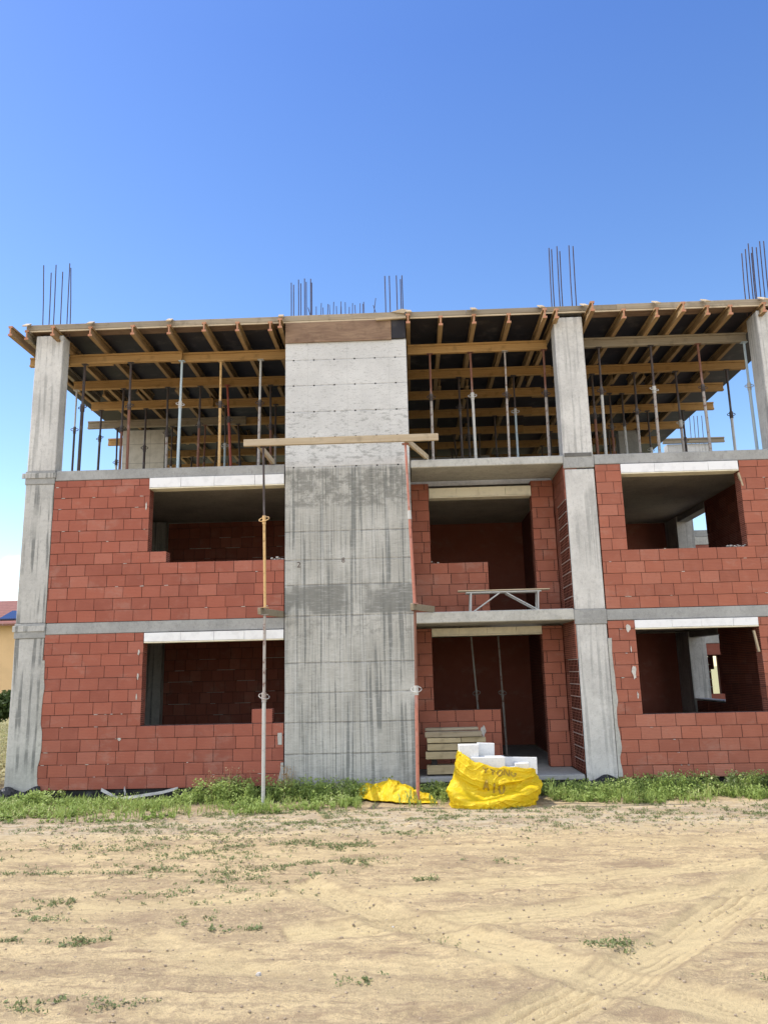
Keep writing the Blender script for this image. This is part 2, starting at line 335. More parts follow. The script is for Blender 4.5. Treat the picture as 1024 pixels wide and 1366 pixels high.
def gz(X, Y):
    z = 0.05 * (fbm(X * 0.8 + 3, Y * 1.2 + 9, 3) - 0.5) + 0.055 * (fbm(X * 1.5 + 40, Y * 6.5 + 5, 4) - 0.5) + 0.042 * (fbm(X * 8 + 7, Y * 14 + 70, 3, 0.7) - 0.5)
    for an, of in ((.16, 0), (-.10, 50), (.75, 90)):   # many old wheel lines in a few directions
        p = X * math.cos(an) + Y * math.sin(an); q = -X * math.sin(an) + Y * math.cos(an)
        z = z + .016 * (fbm(p * .5 + of, q * 11 + of, 3, .6) - .5) * np.clip(fbm(X * .6 + of, Y * .9 + 3, 2) * 4 - 1.6, 0, 1)
    z = z + .007 * (fbm(X * 24 + 3, Y * 30 + 1, 2) - .5)
    for a, b, wd, k, tread in TR:
        d, s, t = seg_d(X, Y, a, b); d = d + 0.08 * (fbm(X * 0.9 + 100, Y * 0.9 + 50, 2) - 0.5) + bend(t)
        inside = (t > -0.02) & (t < 1.02); e = np.exp(-(d / wd) ** 4) * inside; rim = np.exp(-((np.abs(d) - wd * 1.25) / (wd * 0.35)) ** 2) * inside
        brk = np.clip(fbm(X * 1.4 + 9, Y * 1.4 + 2, 2) * 2.2 - 0.5, 0, 1)
        z = z * (1 - 0.55 * min(1, k) * e) - k * 0.026 * e + k * 0.020 * rim
        if tread: z = z + k * e * brk * (0.013 * np.sin(d * 2 * math.pi / 0.07 + 1.5 * vnoise(s * 1.5, d * 3)) * (.5 + vnoise(s * 2.5 + 9, d * 14)) + 0.004 * np.sin(s * 2 * math.pi / 0.11 + d * 30))
    flat = np.clip((Y + 3.0) / 1.2, 0, 1); z = z * (1 - 0.6 * flat)
    far = np.clip((np.hypot(X, Y) - 14) / 20, 0, 1); z = z * (1 - far)
    return z
gx = axis(-6.5, 6.5, 0.028, 260); gy = axis(-9.6, -1.0, 0.026, 260)
GX, GY = np.meshgrid(gx, gy); GZ = gz(GX, GY)
nx, ny = len(gx), len(gy); idx = np.arange(nx * ny).reshape(ny, nx)
F = np.stack([idx[:-1, :-1], idx[:-1, 1:], idx[1:, 1:], idx[1:, :-1]], -1).reshape(-1, 4)
s = NT('dry sandy soil'); v = s.co(); x, y, z = s.xyz()[:3]
st = s.noise(1.0, 6, 0.65, s.co((0.9, 2.6, 1))); fine = s.noise(45, 4, 0.7, v); mid = s.noise(9, 5, 0.65, s.co((1, 2.0, 1)))
c = s.mix(s.rng(st, 0.44, 0.58), (0.70, 0.54, 0.30), (0.62, 0.475, 0.262))
c = s.mix(s.rng(s.noise(0.9, 4, 0.6, s.co((1, 2.4, 1), rot=(0, 0, 0.2))), 0.55, 0.68, 0, 0.62), c, (0.29, 0.20, 0.13))
c = s.mix(s.rng(s.noise(1.0, 6, 0.7, s.co((1.6, 8, 1), rot=(0, 0, 0.06)), dist=0.4), 0.50, 0.64, 0, 0.62), c, (0.30, 0.205, 0.13))
c = s.mix(s.rng(mid, 0.50, 0.66, 0, 0.5), c, (0.30, 0.21, 0.135)); c = s.mix(s.rng(s.noise(55, 4, 0.8, s.co((.6, 1, 1))), 0.46, 0.62, 0, 0.5), c, (0.33, 0.24, 0.16))
c = s.mix(s.rng(s.noise(110, 2, 0.6, v), 0.6, 0.75, 0, 0.5), c, (0.66, 0.52, 0.31))
# paler gravelly strip in front of the weeds, soil further off
strip = s.math('MULTIPLY', s.band(y, -3.4, -1.4, 0.5), s.rng(s.noise(5, 5, 0.7, s.co((1, 2, 1))), 0.38, 0.55, 0, 0.65)); c = s.mix(strip, c, (0.55, 0.475, 0.36))
tr = s.attr('track')[2]; td = s.attr('tread')[2]; c = s.mix(s.math('MULTIPLY', tr, 0.9), c, (0.70, 0.55, 0.30)); c = s.mix(s.math('MULTIPLY', td, 0.75), c, (0.27, 0.19, 0.12))
dr = s.attr('dirt')[2]; c = s.mix(s.math('MULTIPLY', s.math('MULTIPLY', dr, s.rng(s.noise(34, 4, 0.8, v), 0.36, 0.54)), 0.6), c, (0.33, 0.24, 0.155))
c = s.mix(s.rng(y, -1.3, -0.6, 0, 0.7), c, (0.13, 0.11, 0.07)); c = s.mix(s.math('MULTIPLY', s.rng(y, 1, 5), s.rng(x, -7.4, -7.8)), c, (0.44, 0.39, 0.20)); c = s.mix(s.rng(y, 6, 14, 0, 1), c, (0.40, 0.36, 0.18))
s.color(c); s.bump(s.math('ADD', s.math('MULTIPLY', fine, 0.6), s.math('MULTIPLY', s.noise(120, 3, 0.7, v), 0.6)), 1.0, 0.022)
s.b.inputs['Roughness'].default_value = 0.97; s.b.inputs['Specular IOR Level'].default_value = 0.1
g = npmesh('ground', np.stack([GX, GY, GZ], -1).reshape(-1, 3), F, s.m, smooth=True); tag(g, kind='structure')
trk = np.zeros_like(GX)
for a, b, wd, k, tread in TR:
    d, s_, t = seg_d(GX, GY, a, b); trk = np.maximum(trk, min(1, k * 1.4) * np.exp(-((d + 0.08 * (fbm(GX * 0.9 + 100, GY * 0.9 + 50, 2) - 0.5) + bend(t)) / (wd * 1.2)) ** 4) * ((t > -0.02) & (t < 1.02)))
rut = np.zeros_like(GX)
for a, b, wd, k, tread in TR:
    d, s_, t = seg_d(GX, GY, a, b); d = d + 0.08 * (fbm(GX * 0.9 + 100, GY * 0.9 + 50, 2) - 0.5) + bend(t); ins = (t > -0.02) & (t < 1.02)
    if tread: rut = np.maximum(rut, min(1, k * 1.5) * np.exp(-(d / wd) ** 6) * ins * np.clip(.9 * np.sin(d * 2 * math.pi / .07 + 1.5 * vnoise(s_ * 1.5, d * 3) + math.pi) - .15, 0, 1) * np.clip(vnoise(s_ * 2.5 + 9, d * 14) * 1.6 - .2, 0, 1))
    rut = np.maximum(rut, .7 * min(1, k * 1.3) * np.exp(-((np.abs(d) - wd * 1.15) / (wd * .12)) ** 2) * ins * (vnoise(GX * 3 + 9, GY * 5) > .35))
warp = .5 * fbm(GX * 1.1, GY * 1.4, 2); dirt = np.clip((fbm(GX * .55 + 5 + warp, GY * 2.3 + 7 + .12 * GX, 5, .6) - .50) * 12, 0, 1)
stk = np.clip((fbm(GX * 1.6 + .5 * warp, GY * 15 + 30 + GX * .8, 4, .6) - .52) * 14, 0, 1); dirt = np.clip(np.maximum(dirt, stk * .8) * (1 - .75 * trk), 0, 1)
for nm, ar in (('tread', rut), ('dirt', dirt)):
    q_ = g.data.attributes.new(nm, 'FLOAT', 'POINT'); q_.data.foreach_set('value', ar.ravel().astype(np.float32))
at = g.data.attributes.new('track', 'FLOAT', 'POINT'); at.data.foreach_set('value', trk.ravel().astype(np.float32))
def gh(x, y): return float(gz(np.array([x]), np.array([y]))[0])

M['conc_dark'] = concrete('dark grey concrete', base=(0.16, 0.155, 0.14))
# ------------------------------------------------------------------ the building
B = empty('unfinished_building', 'three storey unfinished red block and concrete building under construction', 'building')
def part(mb, name, mat, label=None, bevel=0.008, parent=B, seg=1):
    o = mb.build(name, mat, parent, bevel=bevel, seg=seg)
    if label: o['label'] = label
    return o
SL = [(2.86, 3.06), (5.74, 5.93)]
# columns (front face at y=0)
def column(x0, x1, d, segs, yf=0.0):
    D_ = d
    for z0, z1, m in segs:
        d = 0.028 if (x0 == 2.985 and z0 < 5.9) else D_
        b = MB(); n = max(2, int((z1 - z0) / 0.5)); 
        b.box(x0, x1, yf, d, z0, z1, j=0.004); part(b, 'column', M[m], bevel=0.012)
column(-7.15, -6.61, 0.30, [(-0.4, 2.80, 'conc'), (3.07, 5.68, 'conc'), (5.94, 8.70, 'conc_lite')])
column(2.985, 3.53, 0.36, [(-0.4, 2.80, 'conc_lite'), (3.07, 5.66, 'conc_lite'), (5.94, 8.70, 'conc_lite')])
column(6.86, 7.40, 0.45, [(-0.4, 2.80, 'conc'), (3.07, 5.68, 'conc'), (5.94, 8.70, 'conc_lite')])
def boxes(name, mat, lst, bevel=0.0, j=0.0, label=None):
    for q in lst:
        b = MB(); b.box(*q, j=j); part(b, name, mat, label, bevel=bevel)
boxes('column_joint', M['beam'], [(x0 - 0.005, x1 + 0.005, -0.012, 0.028, z0, z1) for x0, x1 in ((-7.16, -6.60), (2.975, 3.535), (6.85, 7.41)) for z0, z1 in ((2.80, 3.07), (5.68, 5.94))], 0.01, 0.006)
boxes('column_joint', M['conc'], [(-7.22, -6.58, -0.03, -0.013, 5.80, 5.90), (-7.19, -6.60, -0.03, -0.013, 2.92, 3.03)], 0.004, 0.003)
boxes('column_joint', M['conc_dark'], [(3.0, 3.50, -0.02, -0.0125, 5.90, 5.97)], 0.0, 0.004)  # darker concrete strip across the middle column joint
# broken mortar edges beside the columns
for (x, z0, z1, s_) in ((3.56, 0.2, 2.55, 1), (-6.585, 0.1, 2.4, 1), (-2.27, 0.25, 0.55, -1), (-2.30, 0.85, 1.05, -1)):
    b = MB(); zs = np.linspace(z0, z1, max(4, int((z1 - z0) / 0.045))); pr = None
    for q in zs:
        wv = 0.012 + 0.075 * max(0, vnoise(np.array([q * 5.0 + x]), np.array([3.3]))[0] - 0.15) * (1.3 - (q - z0) / (z1 - z0 + 0.01) * 0.8)
        if pr: 
            a0, w0 = pr; X0 = x - 0.035 * s_
            vs = [(X0, -0.014, a0), (x + w0 * s_, -0.012, a0), (x + wv * s_, -0.012, q), (X0, -0.014, q), (X0, 0.012, a0), (x + w0 * s_, 0.012, a0), (x + wv * s_, 0.012, q), (X0, 0.012, q)]
            b.poly(vs, [(0, 1, 2, 3), (1, 5, 6, 2), (4, 7, 6, 5), (0, 4, 5, 1), (3, 2, 6, 7)])
        pr = (q, wv)
    part(b, 'mortar_edge', M['balc'], bevel=0)
# lift wall
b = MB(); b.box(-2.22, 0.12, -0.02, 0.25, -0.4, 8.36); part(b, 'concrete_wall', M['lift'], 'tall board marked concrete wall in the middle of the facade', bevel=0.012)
b = MB(); b.box(-2.15, 0.05, 0.02, 0.25, 8.36, 8.76); part(b, 'concrete_wall', M['beam'], 'wall head behind the brown plywood')
def wallmark(t, x, z, h):
    cu = bpy.data.curves.new('mark', 'FONT'); cu.body = t; cu.size = h; ob = bpy.data.objects.new('mark', cu); col.objects.link(ob)
    me = bpy.data.meshes.new_from_object(ob.evaluated_get(bpy.context.evaluated_depsgraph_get())); bpy.data.objects.remove(ob); me.materials.clear(); me.materials.append(M['rebar'])
    o = bpy.data.objects.new('stencil_mark', me); col.objects.link(o); o.parent = B; o.rotation_euler = (math.pi / 2, 0, 0); o.location = (x, -0.0235, z)
wallmark('2', -2.0, 3.96, .15); wallmark('8', -1.18, 4.03, .13)
# storey beams
for z0, z1 in SL:
    for x0, x1 in ((-6.59, -2.235), (3.545, 6.84), (7.42, 9.2)):
        b = MB(); b.box(x0, x1, 0.004, 0.25, z0, z1, j=0.003); part(b, 'beam', M['beam'], bevel=0.008)
for i, (z0, z1, zt) in enumerate(((2.89, 3.09, 2.8), (5.775, 5.93, 5.7))):
    boxes('beam', M['soffit'], [(2.968, 3.3, 0.03, 1.36, z0 - 0.02, z1 - 0.012)]); b = MB(); b.box(0.135, 2.965, -0.015, 1.1, z0, z1, j=0.004); part(b, 'balcony_slab', [M['balc']], 'pale balcony slab between the concrete wall and the column', bevel=0.012)
# floor slabs (behind the beams)
for z0, z1 in SL:
    boxes('floor_slab', M['soffit'], [(-7.1, -2.2, 0.26, 4.6, z0 + 0.03, z1 - 0.004), (-7.1, 3.2, 4.61, 11.5, z0, z1 - 0.004), (-2.19, 3.2, 1.36, 4.6, z0, z1 - 0.006), (3.21, 7.3, 0.26, 6.4, z0 + 0.03, z1 - 0.005), (3.21, 7.3, 6.41, 11.5, z0, z1 - 0.004)])
boxes('floor_slab', M['beam'], [(-7.1, -2.2, 0.3, 7, -0.2, 0.15), (3.6, 7.3, 0.3, 7, -0.2, 0.15)])
boxes('floor_slab', M['beam'], [(0.125, 2.955, 0.0, 7.0, 0.165, 0.25)], 0.01, 0, 'grey ground floor slab at the doorway')
# dark waterproofed plinth
s = NT('black bitumen membrane'); n = s.noise(6, 5, 0.6, s.co(), dist=0.8); s.color(s.mix(s.rng(n, 0.55, 0.7), (0.018, 0.018, 0.022), (0.08, 0.08, 0.09))); s.b.inputs['Roughness'].default_value = 0.45; s.bump(n, 0.6, 0.03); M['membrane'] = s.m
boxes('plinth', M['membrane'], [(-6.60, -2.23, 0.05, 0.3, -0.4, 0.148), (3.54, 6.84, 0.05, 0.3, -0.4, 0.148), (7.4, 9.2, 0.05, 0.3, -0.4, 0.148), (0.13, 2.97, 0.05, 0.3, -0.4, 0.163)])
for cx, wd in ((-6.85, 0.75), (3.3, 0.8)):   # crumpled membrane at the column feet
    b = MB(); n = 16; vs = []
    for j in range(6):
        for i in range(n):
            q = i / (n - 1); X = cx + (q - 0.5) * wd; zz = 0.20 - j * 0.06 + 0.05 * math.sin(q * 9 + cx); vs.append((X, -0.03 - 0.05 * random.random() - 0.02 * j, zz))
    b.poly(vs, [(j * n + i, j * n + i + 1, (j + 1) * n + i + 1, (j + 1) * n + i) for j in range(5) for i in range(n - 1)])
    o = part(b, 'membrane_flap', M['membrane'], bevel=0); o.modifiers.new('solid', 'SOLIDIFY').thickness = 0.006

# block walls: every block is modelled, staggered, with recessed joints
def brickwall(name, x0, x1, z0, z1, y0, y1, holes=(), bw=0.345, bh=0.2118, g=0.0075, mat=None, axis='x', label=None, notch=(), bev=0.004, jit=0.004):
    b = MB(); mbk = MB(); r = 0; z = z0
    while z < z1 - 0.03:
        zt = min(z + bh, z1); zm = (z + zt) / 2
        iv = [(x0, x1)]
        for (hx0, hx1, hz0, hz1) in holes:
            if hz0 < zm < hz1:
                new = []
                for a, c in iv:
                    if hx1 <= a or hx0 >= c: new.append((a, c)); continue
                    if hx0 > a + 0.02: new.append((a, hx0))
                    if hx1 < c - 0.02: new.append((hx1, c))
                iv = new
        off = (0.5 if r % 2 else 0.0) * bw + random.uniform(-0.03, 0.03) + (0.1 if r % 3 == 0 else 0)
        for a, c in iv:
            k = math.floor((a - x0 + off) / bw); e = x0 - off + k * bw
            while e < c:
                p, q = max(e, a), min(e + bw, c); e += bw
                if q - p < 0.05:
                    if q - p > 0.012: q = q
                    else: continue
                dy = random.uniform(-jit, jit); dz = random.uniform(-0.0015, 0.0015); gg = g * random.uniform(0.6, 1.3)
                if axis == 'x': b.box(p + gg / 2, q - gg / 2, y0 + dy, y1 - 0.012, z + g / 2 + dz, zt - g / 2 + dz)
                else: b.box(y0 + dy, y1, p + gg / 2, q - gg / 2, z + g / 2 + dz, zt - g / 2 + dz)
            if axis == 'x': mbk.box(a + 0.012, c - 0.012, y0 + 0.012, y1 - 0.02, z, zt - 0.0007)
            else: mbk.box(y0 + 0.012, y1 - 0.012, a + 0.012, c - 0.012, z, zt - 0.0007)
        z += bh; r += 1
    nb = len(b.f); b.poly(mbk.v, mbk.f, 1); 
    o = part(b, 'brick_wall', [mat or M['brick'], M['mortar']], label, bevel=bev)
    return o
brickwall('l1', -6.60, -2.235, 0.16, 2.855, 0.0, 0.25, [(-4.78, -2.2, 1.215, 2.9)], label='ground floor red block wall left of the concrete wall')
brickwall('l2', -6.60, -2.235, 3.065, 5.735, 0.0, 0.25, [(-4.77, -2.2, 4.33, 5.8), (-4.42, -2.2, 4.12, 5.8)], label='first floor red block wall left of the concrete wall')
brickwall('r1', 3.545, 6.845, 0.17, 2.855, 0.0, 0.25, [(4.03, 6.19, 1.23, 2.9)], mat=M['brick_or'], label='ground floor block wall right of the column')
brickwall('r2', 3.545, 6.845, 3.065, 5.735, 0.0, 0.25, [(4.02, 6.17, 4.12, 5.8)], mat=M['brick_or'], label='first floor block wall right of the column')
brickwall('r1x', 7.42, 9.2, 0.17, 2.855, 0.0, 0.25, [], mat=M['brick_or']); brickwall('r2x', 7.42, 9.2, 3.065, 5.735, 0.0, 0.25, [], mat=M['brick_or'])
# recess walls
brickwall('c1p', 2.56, 2.96, 0.255, 2.855, 1.1, 1.35, mat=M['brick_or'], label='narrow block pier right of the doorway')
brickwall('c1', 0.13, 1.70, 0.255, 2.855, 1.1, 1.35, [(0.45, 1.8, 1.29, 2.9)], mat=M['brick_or'], label='block wall at the back of the ground floor recess')
brickwall('c2p', 2.52, 2.96, 3.065, 5.735, 1.1, 1.35, mat=M['brick_or'], label='narrow block pier right of the balcony door')
brickwall('c2', 0.13, 1.60, 3.065, 5.735, 1.1, 1.35, [(0.49, 1.7, 4.12, 5.8)], mat=M['brick_or'], label='block wall at the back of the balcony')
def cell_shade():
    m = plain('painted cell shade', (0.03, 0.012, 0.01), 1.0); m.node_tree.nodes['Principled BSDF'].inputs['Specular IOR Level'].default_value = 0.0; return m
# right return of the recess: full blocks above, open cell blocks below
for z0, z1, zc in ((0.255, 2.885, 2.2), (3.09, 5.77, 5.1)):
    brickwall('ret', 0.03, 1.09, zc, z1, 2.965, 3.22, [], mat=M['brick_or'], axis='y', bw=0.36)
    brickwall('ret', 0.79, 1.09, z0, zc - 0.002, 2.967, 3.22, [], mat=M['brick_or'], axis='y', bw=0.36)
    n_c = int(round((zc - z0) / 0.2118)); bh = (zc - z0) / n_c; b = MB()
    for r in range(n_c):
        zb = z0 + r * bh + 0.004; zt = zb + bh - 0.014; t = random.random()
        for k in range(7): yy = 0.042 + k * 0.1235; b.box(2.967, 2.972, yy - 0.012, yy + 0.012, zb, zt, t=t)
        for k in range(5): zz = zb + (zt - zb) * k / 4; b.box(2.9675, 2.972, 0.03, 0.785, zz - 0.0045, zz + 0.0045, t=t)
        b.box(2.962, 2.983, 0.03, 0.785, zt + 0.001, zt + 0.010, mi=1)
    b.box(2.9705, 3.2, 0.032, 0.783, z0, zc - 0.002, mi=2)  # near-black backing: the shade inside the cells is painted as colour
    part(b, 'hollow_block_wall', [M['brick_or'], M['mortar_lt'], cell_shade()], 'hollow blocks laid with their open cells facing the recess', bevel=0)
# interior walls
brickwall('il', -7.1, -2.2, 0.15, 2.86, 4.45, 4.6, bw=0.26, bh=0.255); brickwall('il', -7.1, -2.2, 3.06, 5.74, 4.45, 4.6, bw=0.26, bh=0.255)
for z0, z1 in ((0.15, 2.86), (3.06, 5.74)):
    b = MB(); b.box(-6.35, -5.78, 4.2, 4.44, z0, z1); part(b, 'column', M['conc'])
    boxes('inner_wall', M['brick'], [(-7.12, -7.0, 0.31, 4.4, z0, z1), (-2.225, -2.2, 0.26, 4.4, z0, z1), (3.3, 3.42, 0.26, 6.28, z0 + 0.001, z1), (3.2, 6.84, 6.3, 6.4, z0 + 0.001, z1), (-2.19, 3.12, 5.6, 5.8, z0 + 0.1, z1), (-2.0, -1.8, 1.4, 5.5, z0 + .1, z1), (2.98, 3.1, 1.4, 5.55, z0 + .1, z1)])
    boxes('rear_blocking_wall', M['brick'], [(-7.1, 7.2, 11.2, 11.4, z0, z1)])
    if z0 > 3: boxes('rear_blocking_wall', M['brick'], [(-1.9, 5.2, 11.0, 11.19, 5.94, 8.36)]); pass  # unseen top floor wall, added to block light from behind
    sill = 1.23 if z0 < 1 else 4.12
    brickwall('ir', 0.27, 3.66, z0, z1, 6.9, 7.12, [], axis='y', mat=M['brick'])
    brickwall('ir', 3.665, 5.42, z0, sill, 6.9, 7.12, [], axis='y', mat=M['brick'])
    b = MB(); b.box(6.85, 7.27, 5.425, 6.4, z0, z1); part(b, 'column', M['conc_lite'])
    b = MB(); b.box(6.88, 7.14, 3.67, 5.42, z1 - 0.15, z1 - 0.002); part(b, 'beam', M['beam'])
    b = MB(); b.box(6.87, 7.16, 3.67, 5.42, sill + 0.004, sill + 0.03); part(b, 'sill', M['mortar_lt'])
# lintels
for x0, x1, z0, z1, y0, m in ((-4.77, -2.24, 2.665, 2.845, 0, 'lintel'), (-4.78, -2.24, 5.525, 5.735, 0, 'lintel'), (4.02, 6.185, 2.69, 2.852, 0, 'lintel'), (4.015, 6.16, 5.535, 5.725, 0, 'lintel'),
                          (0.45, 2.56, 2.70, 2.85, 1.1, 'lintel_y'), (0.49, 2.52, 5.43, 5.63, 1.1, 'lintel_y')):
    b = MB(); n = 4; e = np.linspace(x0, x1, n + 1) + np.array([0] + [random.uniform(-.12, .12) for _ in range(n - 1)] + [0])
    for i in range(n): b.box(e[i] + 0.002, e[i + 1] - 0.002, y0 - 0.022, y0 + 0.03, z0 + 0.025, z1, j=0.002)
    b.box(x0, x1, y0 - 0.018, y0 + 0.24, z0, z0 + 0.022, mi=1)
    part(b, 'lintel', [M[m], M['lintel_y']], bevel=0.002)
# upper floor cores seen through the props
b = MB(); b.box(-7.47, -6.34, 5.6, 5.85, 5.94, 8.55)
s = NT('board marked core concrete'); xx, yy, zz = s.xyz()[:3]; nn = s.noise(5, 5, 0.6, s.co()); c = s.mix(s.rng(nn, 0.4, 0.65), (0.60, 0.57, 0.49), (0.5, 0.475, 0.40))
sm = s.band(s.math('FRACT', s.math('MULTIPLY', zz, 1.9)), 0.48, 0.51, 0.01); sm = s.math('MAXIMUM', sm, s.band(xx, -6.72, -6.71, 0.006)); s.color(s.mix(s.math('MULTIPLY', sm, 0.6), c, (0.2, 0.19, 0.16))); M['core'] = s.m
part(b, 'concrete_wall', M['core'], 'pale concrete core wall behind the props on the top floor')
b = MB(); b.box(5.9, 6.45, 6.5, 6.8, 5.94, 8.55); part(b, 'column', M['beam'], bevel=0.01)
boxes('shaft_and_blocking_wall', M['beam'], [(-2.15, -1.9, 0.25, 4.0, 5.94, 8.5), (-0.1, 0.12, 0.25, 4, 5.94, 8.5), (-1.8, 2.6, 8.5, 8.6, 5.94, 8.36)])  # the last wall is unseen, added to keep light out of the centre
# starter bars: each one a part
def rebar(x, y, z0, z1, tilt=0, r=0.010):
    b = MB(); b.tube([(x, y, z0), (x + tilt * 0.4 + random.uniform(-.004, .004), y, (z0 + z1) / 2), (x + tilt, y, z1)], r, 6); b.build('rebar', M['rebar'], B)
for px, z1 in ((-7.09, 10.30), (-6.97, 10.13), (-6.88, 10.30), (-6.74, 10.14), (-6.61, 10.32), (-6.54, 10.22)): rebar(px, 0.12, 8.7, z1, -0.02 - random.random() * 0.06)
for px, z1 in ((-2.13, 9.72), (-2.08, 9.66), (-1.98, 9.76), (-1.94, 9.7), (-1.86, 9.78), (-1.83, 9.72), (-1.74, 9.78), (-1.72, 9.7), (-0.26, 9.77), (-0.17, 9.78), (-0.03, 9.79), (0.05, 9.7), (0.08, 9.78)): rebar(px, 0.1 + 0.05 * random.random(), 8.7, z1, 0.0)
for i, px in enumerate(np.linspace(-1.62, -0.66, 16)): rebar(px + random.uniform(-.02, .02), 0.1 + 0.12 * (i % 2), 8.7, 9.16 + 0.12 * (i % 2) + random.uniform(-.03, .04), random.uniform(-.02, .02), 0.0075)
rebar(-1.70, 0.1, 8.7, 9.15, -0.09, 0.0075); rebar(-0.5, 0.1, 8.8, 9.3, 0.05, 0.007); rebar(-0.42, 0.1, 8.8, 9.15, -0.08, 0.007)
for px, z1 in ((3.01, 10.30), (3.06, 10.27), (3.17, 10.33), (3.22, 10.22), (3.41, 10.34), (3.49, 10.32)): rebar(px, 0.2, 8.7, z1, 0.03)
for px, z1 in ((6.80, 10.05), (6.88, 10.14), (6.95, 10.26), (6.99, 10.05), (7.02, 10.18), (7.10, 10.17), (7.18, 10.3), (7.26, 10.3)): rebar(px, 0.25, 8.7, z1, 0.05)

# ------------------------------------------------------------------ roof formwork
D = empty('roof_formwork', 'dark plywood roof formwork deck with timber edge boards over the top floor', 'formwork')
for q in ((-7.34, 7.6, 0.22, 12.0, 8.771, 8.80), (-7.9, -7.341, 2.0, 12, 8.772, 8.80), (7.601, 7.95, 1.5, 12, 8.772, 8.80)):
    b = MB(); b.box(*q); b.build('deck', M['ply'], D)
for x0, x1 in ((-7.34, -2.2), (3.56, 7.6)):
    b = MB(); b.box(x0, x1, -0.03, 0.218, 8.771, 8.80); b.build('deck_edge', M['brownply'], D)
b = MB(); b.box(0.1, 3.0, -0.03, 0.218, 8.771, 8.80); b.build('deck_edge', M['ply'], D)
e = [-7.34, -4.4, -2.24, 0.12, 1.3, 4.2, 7.6]
for i in range(6):
    b = MB(); zo = random.uniform(-.008, .008); b.box(e[i] + 0.002, e[i + 1] - 0.002, -0.055 + (i % 2) * 0.006, -0.03, 8.802, 8.91 + zo, j=0.003); b.build('edge_board', M['fascia'], D, bevel=0.003)
b = MB(); b.box(-7.34, 7.6, -0.05, -0.031, 8.765, 8.795); b.build('edge_strip', M['raw'], D)
b = MB(); b.box(-7.30, 7.58, -0.028, 11.9, 8.81, 8.88); b.build('roof_slab', M['beam'], D)
b = MB(); b.box(-2.215, -0.16, -0.055, -0.024, 8.345, 8.763); b.build('plywood_panel', M['brownply'], D, bevel=0.003)
b = MB(); b.box(-0.155, 0.115, -0.050, -0.024, 8.37, 8.763); b.build('plywood_panel', M['ply'], D, bevel=0.003)
b = MB(); b.bar((-0.45, -0.08, 8.755), (0.15, -0.08, 8.775), 0.05, 0.04); b.build('batten', M['raw'], D)
b = MB(); b.poly([(-0.15, -0.07, 8.91), (0.1, -0.1, 8.86), (0.17, -0.1, 8.93), (0.06, -0.08, 8.965), (-0.15, -0.03, 8.91), (0.1, -0.06, 8.86), (0.17, -0.06, 8.93), (0.06, -0.04, 8.965)], [(0, 1, 2, 3), (7, 6, 5, 4), (0, 4, 5, 1), (1, 5, 6, 2), (2, 6, 7, 3), (3, 7, 4, 0)]); b.build('splinter_board', M['raw'], D)
# joists
JX = [-7.50, -7.28, -6.70, -6.0, -5.17, -4.47, -3.77, -3.13, -2.5, -2.29, 0.17, 0.80, 1.44, 2.11, 2.77, 3.0, 3.62, 4.3, 4.93, 5.36, 5.88, 6.32, 6.93]
JY = [-.34, -.14, -.28, -.20, -.20, -.16, -.22, -.18, -.14, -.26, -.26, -.12, -.14, -.12, -.28, -.25, -.5, -.14, -.14, -.34, -.16, -.14, -.2]
ORD = ['first', 'second', 'third', 'fourth', 'fifth', 'sixth', 'seventh', 'eighth', 'ninth', 'tenth']
def joist(x, y0, y1, label, mat, group='timber joists under the roof formwork', x2=None, tip=True):
    o = empty('formwork_joist', label, 'timber joist', (x, y0, 8.57), group)
    b = MB(); b.ibeam((x, y0 + (0.004 if tip else 0), 8.67), (x if x2 is None else x2, y1, 8.67)); b.build('beam', mat, o, loc=(x, y0, 8.57), bevel=0.003)
    if tip:
        b = MB(); b.ibeam((x, y0 - 0.004, 8.67), (x, y0 + 0.003, 8.67), h=0.2, w=0.08); b.build('end_face', M['tipred'], o, loc=(x, y0, 8.57))
    return o
for i, (x, y) in enumerate(zip(JX, JY)):
    if i < 2: lab = ('outermost yellow joist sticking out past the left corner column', 'weathered grey joist tucked against the left corner column')[i]
    elif i < 10: lab = f'{ORD[i-2]} joist end right of the left corner column, above the left bay'
    elif i < 16: lab = f'{ORD[i-10]} joist end right of the concrete wall, above the middle bay'
    else: lab = f'{ORD[i-16]} joist end right of the middle column, above the right bay'
    joist(x, y, 3.6 + random.uniform(-.3, .3), lab, M['gtx' if i == 1 else 'hty'], x2=x + random.uniform(-.04, .04))
for bay, x0, x1, n in (('left', -7.3, -2.35, 6), ('middle', 0.35, 2.95, 3), ('right', 3.75, 7.3, 5)):
    for k in range(2):
        for i in range(n):
            x = x0 + (x1 - x0) * (i + 0.5) / n + random.uniform(-.12, .12) + 0.1 * k; y = 3.0 + 3.7 * k + random.uniform(-.2, .3)
            if x < -7.1 and k: continue
            joist(x, y, y + 4.2, f'joist deep under the dark deck at the back of the {bay} bay', M['hty'], f'rear joists of the {bay} bay', tip=False)
